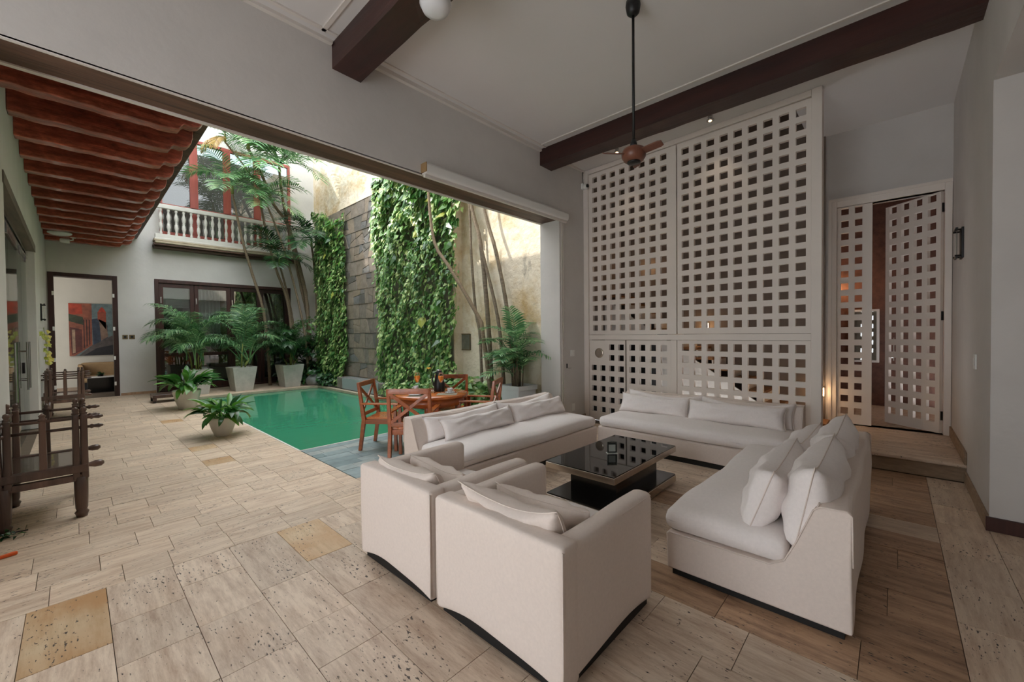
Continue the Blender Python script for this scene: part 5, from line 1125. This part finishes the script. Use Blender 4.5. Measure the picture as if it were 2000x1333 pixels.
# vine curtains on the water wall
def leaf_geo(mb, p, out, down, size, rr):
    side = out.cross(down).normalized(); d = (down*rr.uniform(0.5,1.0)+out*rr.uniform(0.15,0.8)+side*rr.uniform(-0.6,0.6)).normalized()
    s = d.cross(out).normalized()
    if s.length < 0.1: s = side
    nrm = s.cross(d).normalized(); w = size*0.38
    a = p; b_ = p+d*size*0.35; tip = p+d*size-nrm*size*0.12; l = b_+s*w+nrm*size*0.10; r_ = b_-s*w+nrm*size*0.10
    mb.add([a,l,tip,r_,p+d*size*0.5],[(0,4,1),(1,4,2),(2,4,3),(3,4,0)])
def vine(label, ys, ztop, zbot, depth, n, seed, group, big):
    rr = random.Random(seed); t = thing('hanging_vine',label,'vine',(PX,(ys[0]+ys[1])/2,0),0,group); yc = (ys[0]+ys[1])/2; hw = (ys[1]-ys[0])/2
    fol = MB(); down = Vector((0,0,-1)); leafs = []
    def surf(u, z):       # irregular bulging front
        e = max(0.0,1-abs(u)**4); return -depth*(0.35+0.65*e)*(0.75+0.9*noise.noise(Vector((u*4+seed,z*1.1,2)))+0.35*noise.noise(Vector((u*14+seed,z*1.2,7))))-0.02
    strands = [(-1+2*(i+rr.random())/34) for i in range(34)]
    for i in range(n):
        u = rr.choice(strands)+rr.gauss(0,0.02) if rr.random() < 0.75 else rr.uniform(-1,1)
        z = zbot(u)+(ztop(u)-zbot(u))*rr.random()
        lim = 1+0.16*noise.noise(Vector((z*1.1,seed,0.3)))+rr.gauss(0,0.02)
        y = u*hw*lim; x = surf(u,z)*rr.uniform(0.55,1.12)
        s = rr.uniform(0.085,0.15)*(1.0+big*max(0,(z-3.0)/2.5))
        leaf_geo(fol,Vector((x,y,z)),Vector((-1,rr.uniform(-.3,.3),rr.uniform(-.1,.3))).normalized(),down,s,rr)
    o = fol.build('foliage','leaf_vine',t); o['kind'] = 'stuff'
    for i, u in enumerate(strands[::3]):
        pts = []; z = ztop(u)
        while z > zbot(u)+rr.uniform(0,0.6): pts.append((surf(u,z)-0.01,u*hw+0.04*math.sin(z*2+i),z)); z -= 0.3
        if len(pts) > 2: MB().tube(pts,0.005,5,False).build('stem','green_stem',t)
    me = bpy.data.meshes.new('leaf'); b_ = MB()
    b_.add([(0,0,0),(0.02,0.10,-0.02),(0.03,0.13,-0.12),(0.0,0.0,-0.30),(0.03,-0.13,-0.12),(0.02,-0.10,-0.02),(-0.02,0,-0.10)],[(0,1,6),(1,2,6),(2,3,6),(3,4,6),(4,5,6),(5,0,6)]); me.from_pydata(b_.v,[],b_.f); me.update(); me.materials.append(MATS['leaf_broad'])
    mey = me.copy(); mey.materials.clear(); mey.materials.append(MATS['leaf_yellow'])
    for i in range(int(120*big)+24):
        u = rr.uniform(-0.95,0.95) if rr.random() < 0.4 else -rr.uniform(0.2,1.0); hi = ztop(u); z = hi-abs(rr.gauss(0,0.9)) if rr.random() < 0.75 else rr.uniform(zbot(u)+0.5,hi)
        o = bpy.data.objects.new('leaf',mey if rr.random() < 0.10 else me); col.objects.link(o); o.parent = t; o.location = (surf(u,z)-0.04,u*hw,z); o.rotation_euler = (rr.uniform(-.7,.7),rr.uniform(0.1,0.9),rr.uniform(-.6,.6)); o.scale = (rr.uniform(0.55,1.0)*(0.7+0.3*big),)*3
    return t
vine('broad green vine curtain hanging right of the stone water wall',(7.05,10.35),lambda u: 5.75+0.12*math.sin(4*u)-0.5*max(0,-u-0.7),lambda u: 0.15+(0.5 if u < -0.75 else 0),0.34,6800,91,'vine curtains on the water wall',1.0)
vine('narrow green vine curtain hanging left of the stone water wall',(12.35,14.35),lambda u: 5.45+0.25*math.sin(3*u),lambda u: 0.05,0.30,5200,92,'vine curtains on the water wall',0.35)
# undergrowth in the planting bed
def shrub(loc, label, n, size, seed, mat, cat='shrub', group=None, up=(0.3,1.2)):
    rr = random.Random(seed); t = thing('leafy_shrub',label,cat,loc,0,group); mb = MB()
    for i in range(n):
        a = rr.uniform(0,6.3); e = rr.uniform(*up); l = size*rr.uniform(0.4,1.0); p = Vector((l*math.cos(a)*math.cos(e),l*math.sin(a)*math.cos(e),l*math.sin(e)))
        if loc[0]+p.x > (5.95 if loc[1] < 7.2 else 5.70): p.x = -p.x
        if loc[1]+p.y > 15.4: p.y = -p.y
        leaf_geo(mb,p,p.normalized(),Vector((rr.uniform(-.6,.6),rr.uniform(-.6,.6),-0.7)),size*rr.uniform(0.18,0.30),rr)
    o = mb.build('foliage',mat,t); o['kind'] = 'stuff'
    st_ = MB()
    for i in range(7):
        a = rr.uniform(2.0,4.3); e = rr.uniform(*up); l = size*0.8; st_.tube([(0,0,0),(l*.5*math.cos(a)*math.cos(e),l*.5*math.sin(a)*math.cos(e),l*.5*math.sin(e)),(l*math.cos(a)*math.cos(e),l*math.sin(a)*math.cos(e),l*math.sin(e))],0.006,5)
    st_.build('stem','green_stem',t)
sh = [((5.72,6.35,0.03),0.8,'low leafy shrub under the palm stems behind the white planter'),((5.7,7.05,0.03),0.75,'low leafy shrub below the grey wall plaque'),((5.6,7.8,0.03),0.55,'low leafy shrub under the broad vine curtain, plaque end'),((5.6,8.6,0.03),0.5,'low leafy shrub under the middle of the broad vine curtain'),((5.6,9.3,0.03),0.45,'low leafy shrub beside the water wall basin'),((5.85,5.75,0.0),0.6,'low leafy shrub squeezed behind the white square planter')]
for i, (l_, s_, lab) in enumerate(sh): shrub(l_,lab,260,s_,100+i,'leaf_vine',group='shrubs in the planting bed')
dk = [((5.6,13.1,0.03),0.45,'dark shrub at the foot of the narrow vine curtain'),((5.62,14.75,0.03),0.8,'dark shrub crowding the far courtyard corner'),((5.35,15.15,0.0),0.9,'dark shrub against the far wall beside the folding doors'),((5.62,14.2,0.03),0.75,'dark shrub between the palms and the narrow vine'),((5.5,14.45,0.9),0.7,'dark leafy growth halfway up the slender palm trunks')]
for i, (l_, s_, lab) in enumerate(dk): shrub(l_,lab,240,s_,120+i,'leaf_dark',group='shrubs in the far corner',up=(0.2,1.5))
shrub((5.45,14.55,1.6),'light green leafy shoots among the slender palm trunks',60,0.7,140,'leaf_vine',up=(0.3,1.4))
# little climber on the gallery wall
t = thing('wall_climber','small yellow-green climber trailing beside the far doorway','climber',(-0.40,11.5,1.15)); mb = MB(); rr = random.Random(150)
for i in range(34): leaf_geo(mb,Vector((rr.uniform(0.0,0.10),rr.uniform(-.12,.12),rr.uniform(0.0,0.62))),Vector((0.5,-0.8,0.1)).normalized(),Vector((0,0,-1)),rr.uniform(0.07,0.11),rr)
mb.build('foliage','leaf_yellow',t); MB().tube([(0.03,0,0),(0.05,0.02,0.3),(0.02,0,0.65)],0.005).build('stem','green_stem',t)
for k_ in list(FR.values()): pass
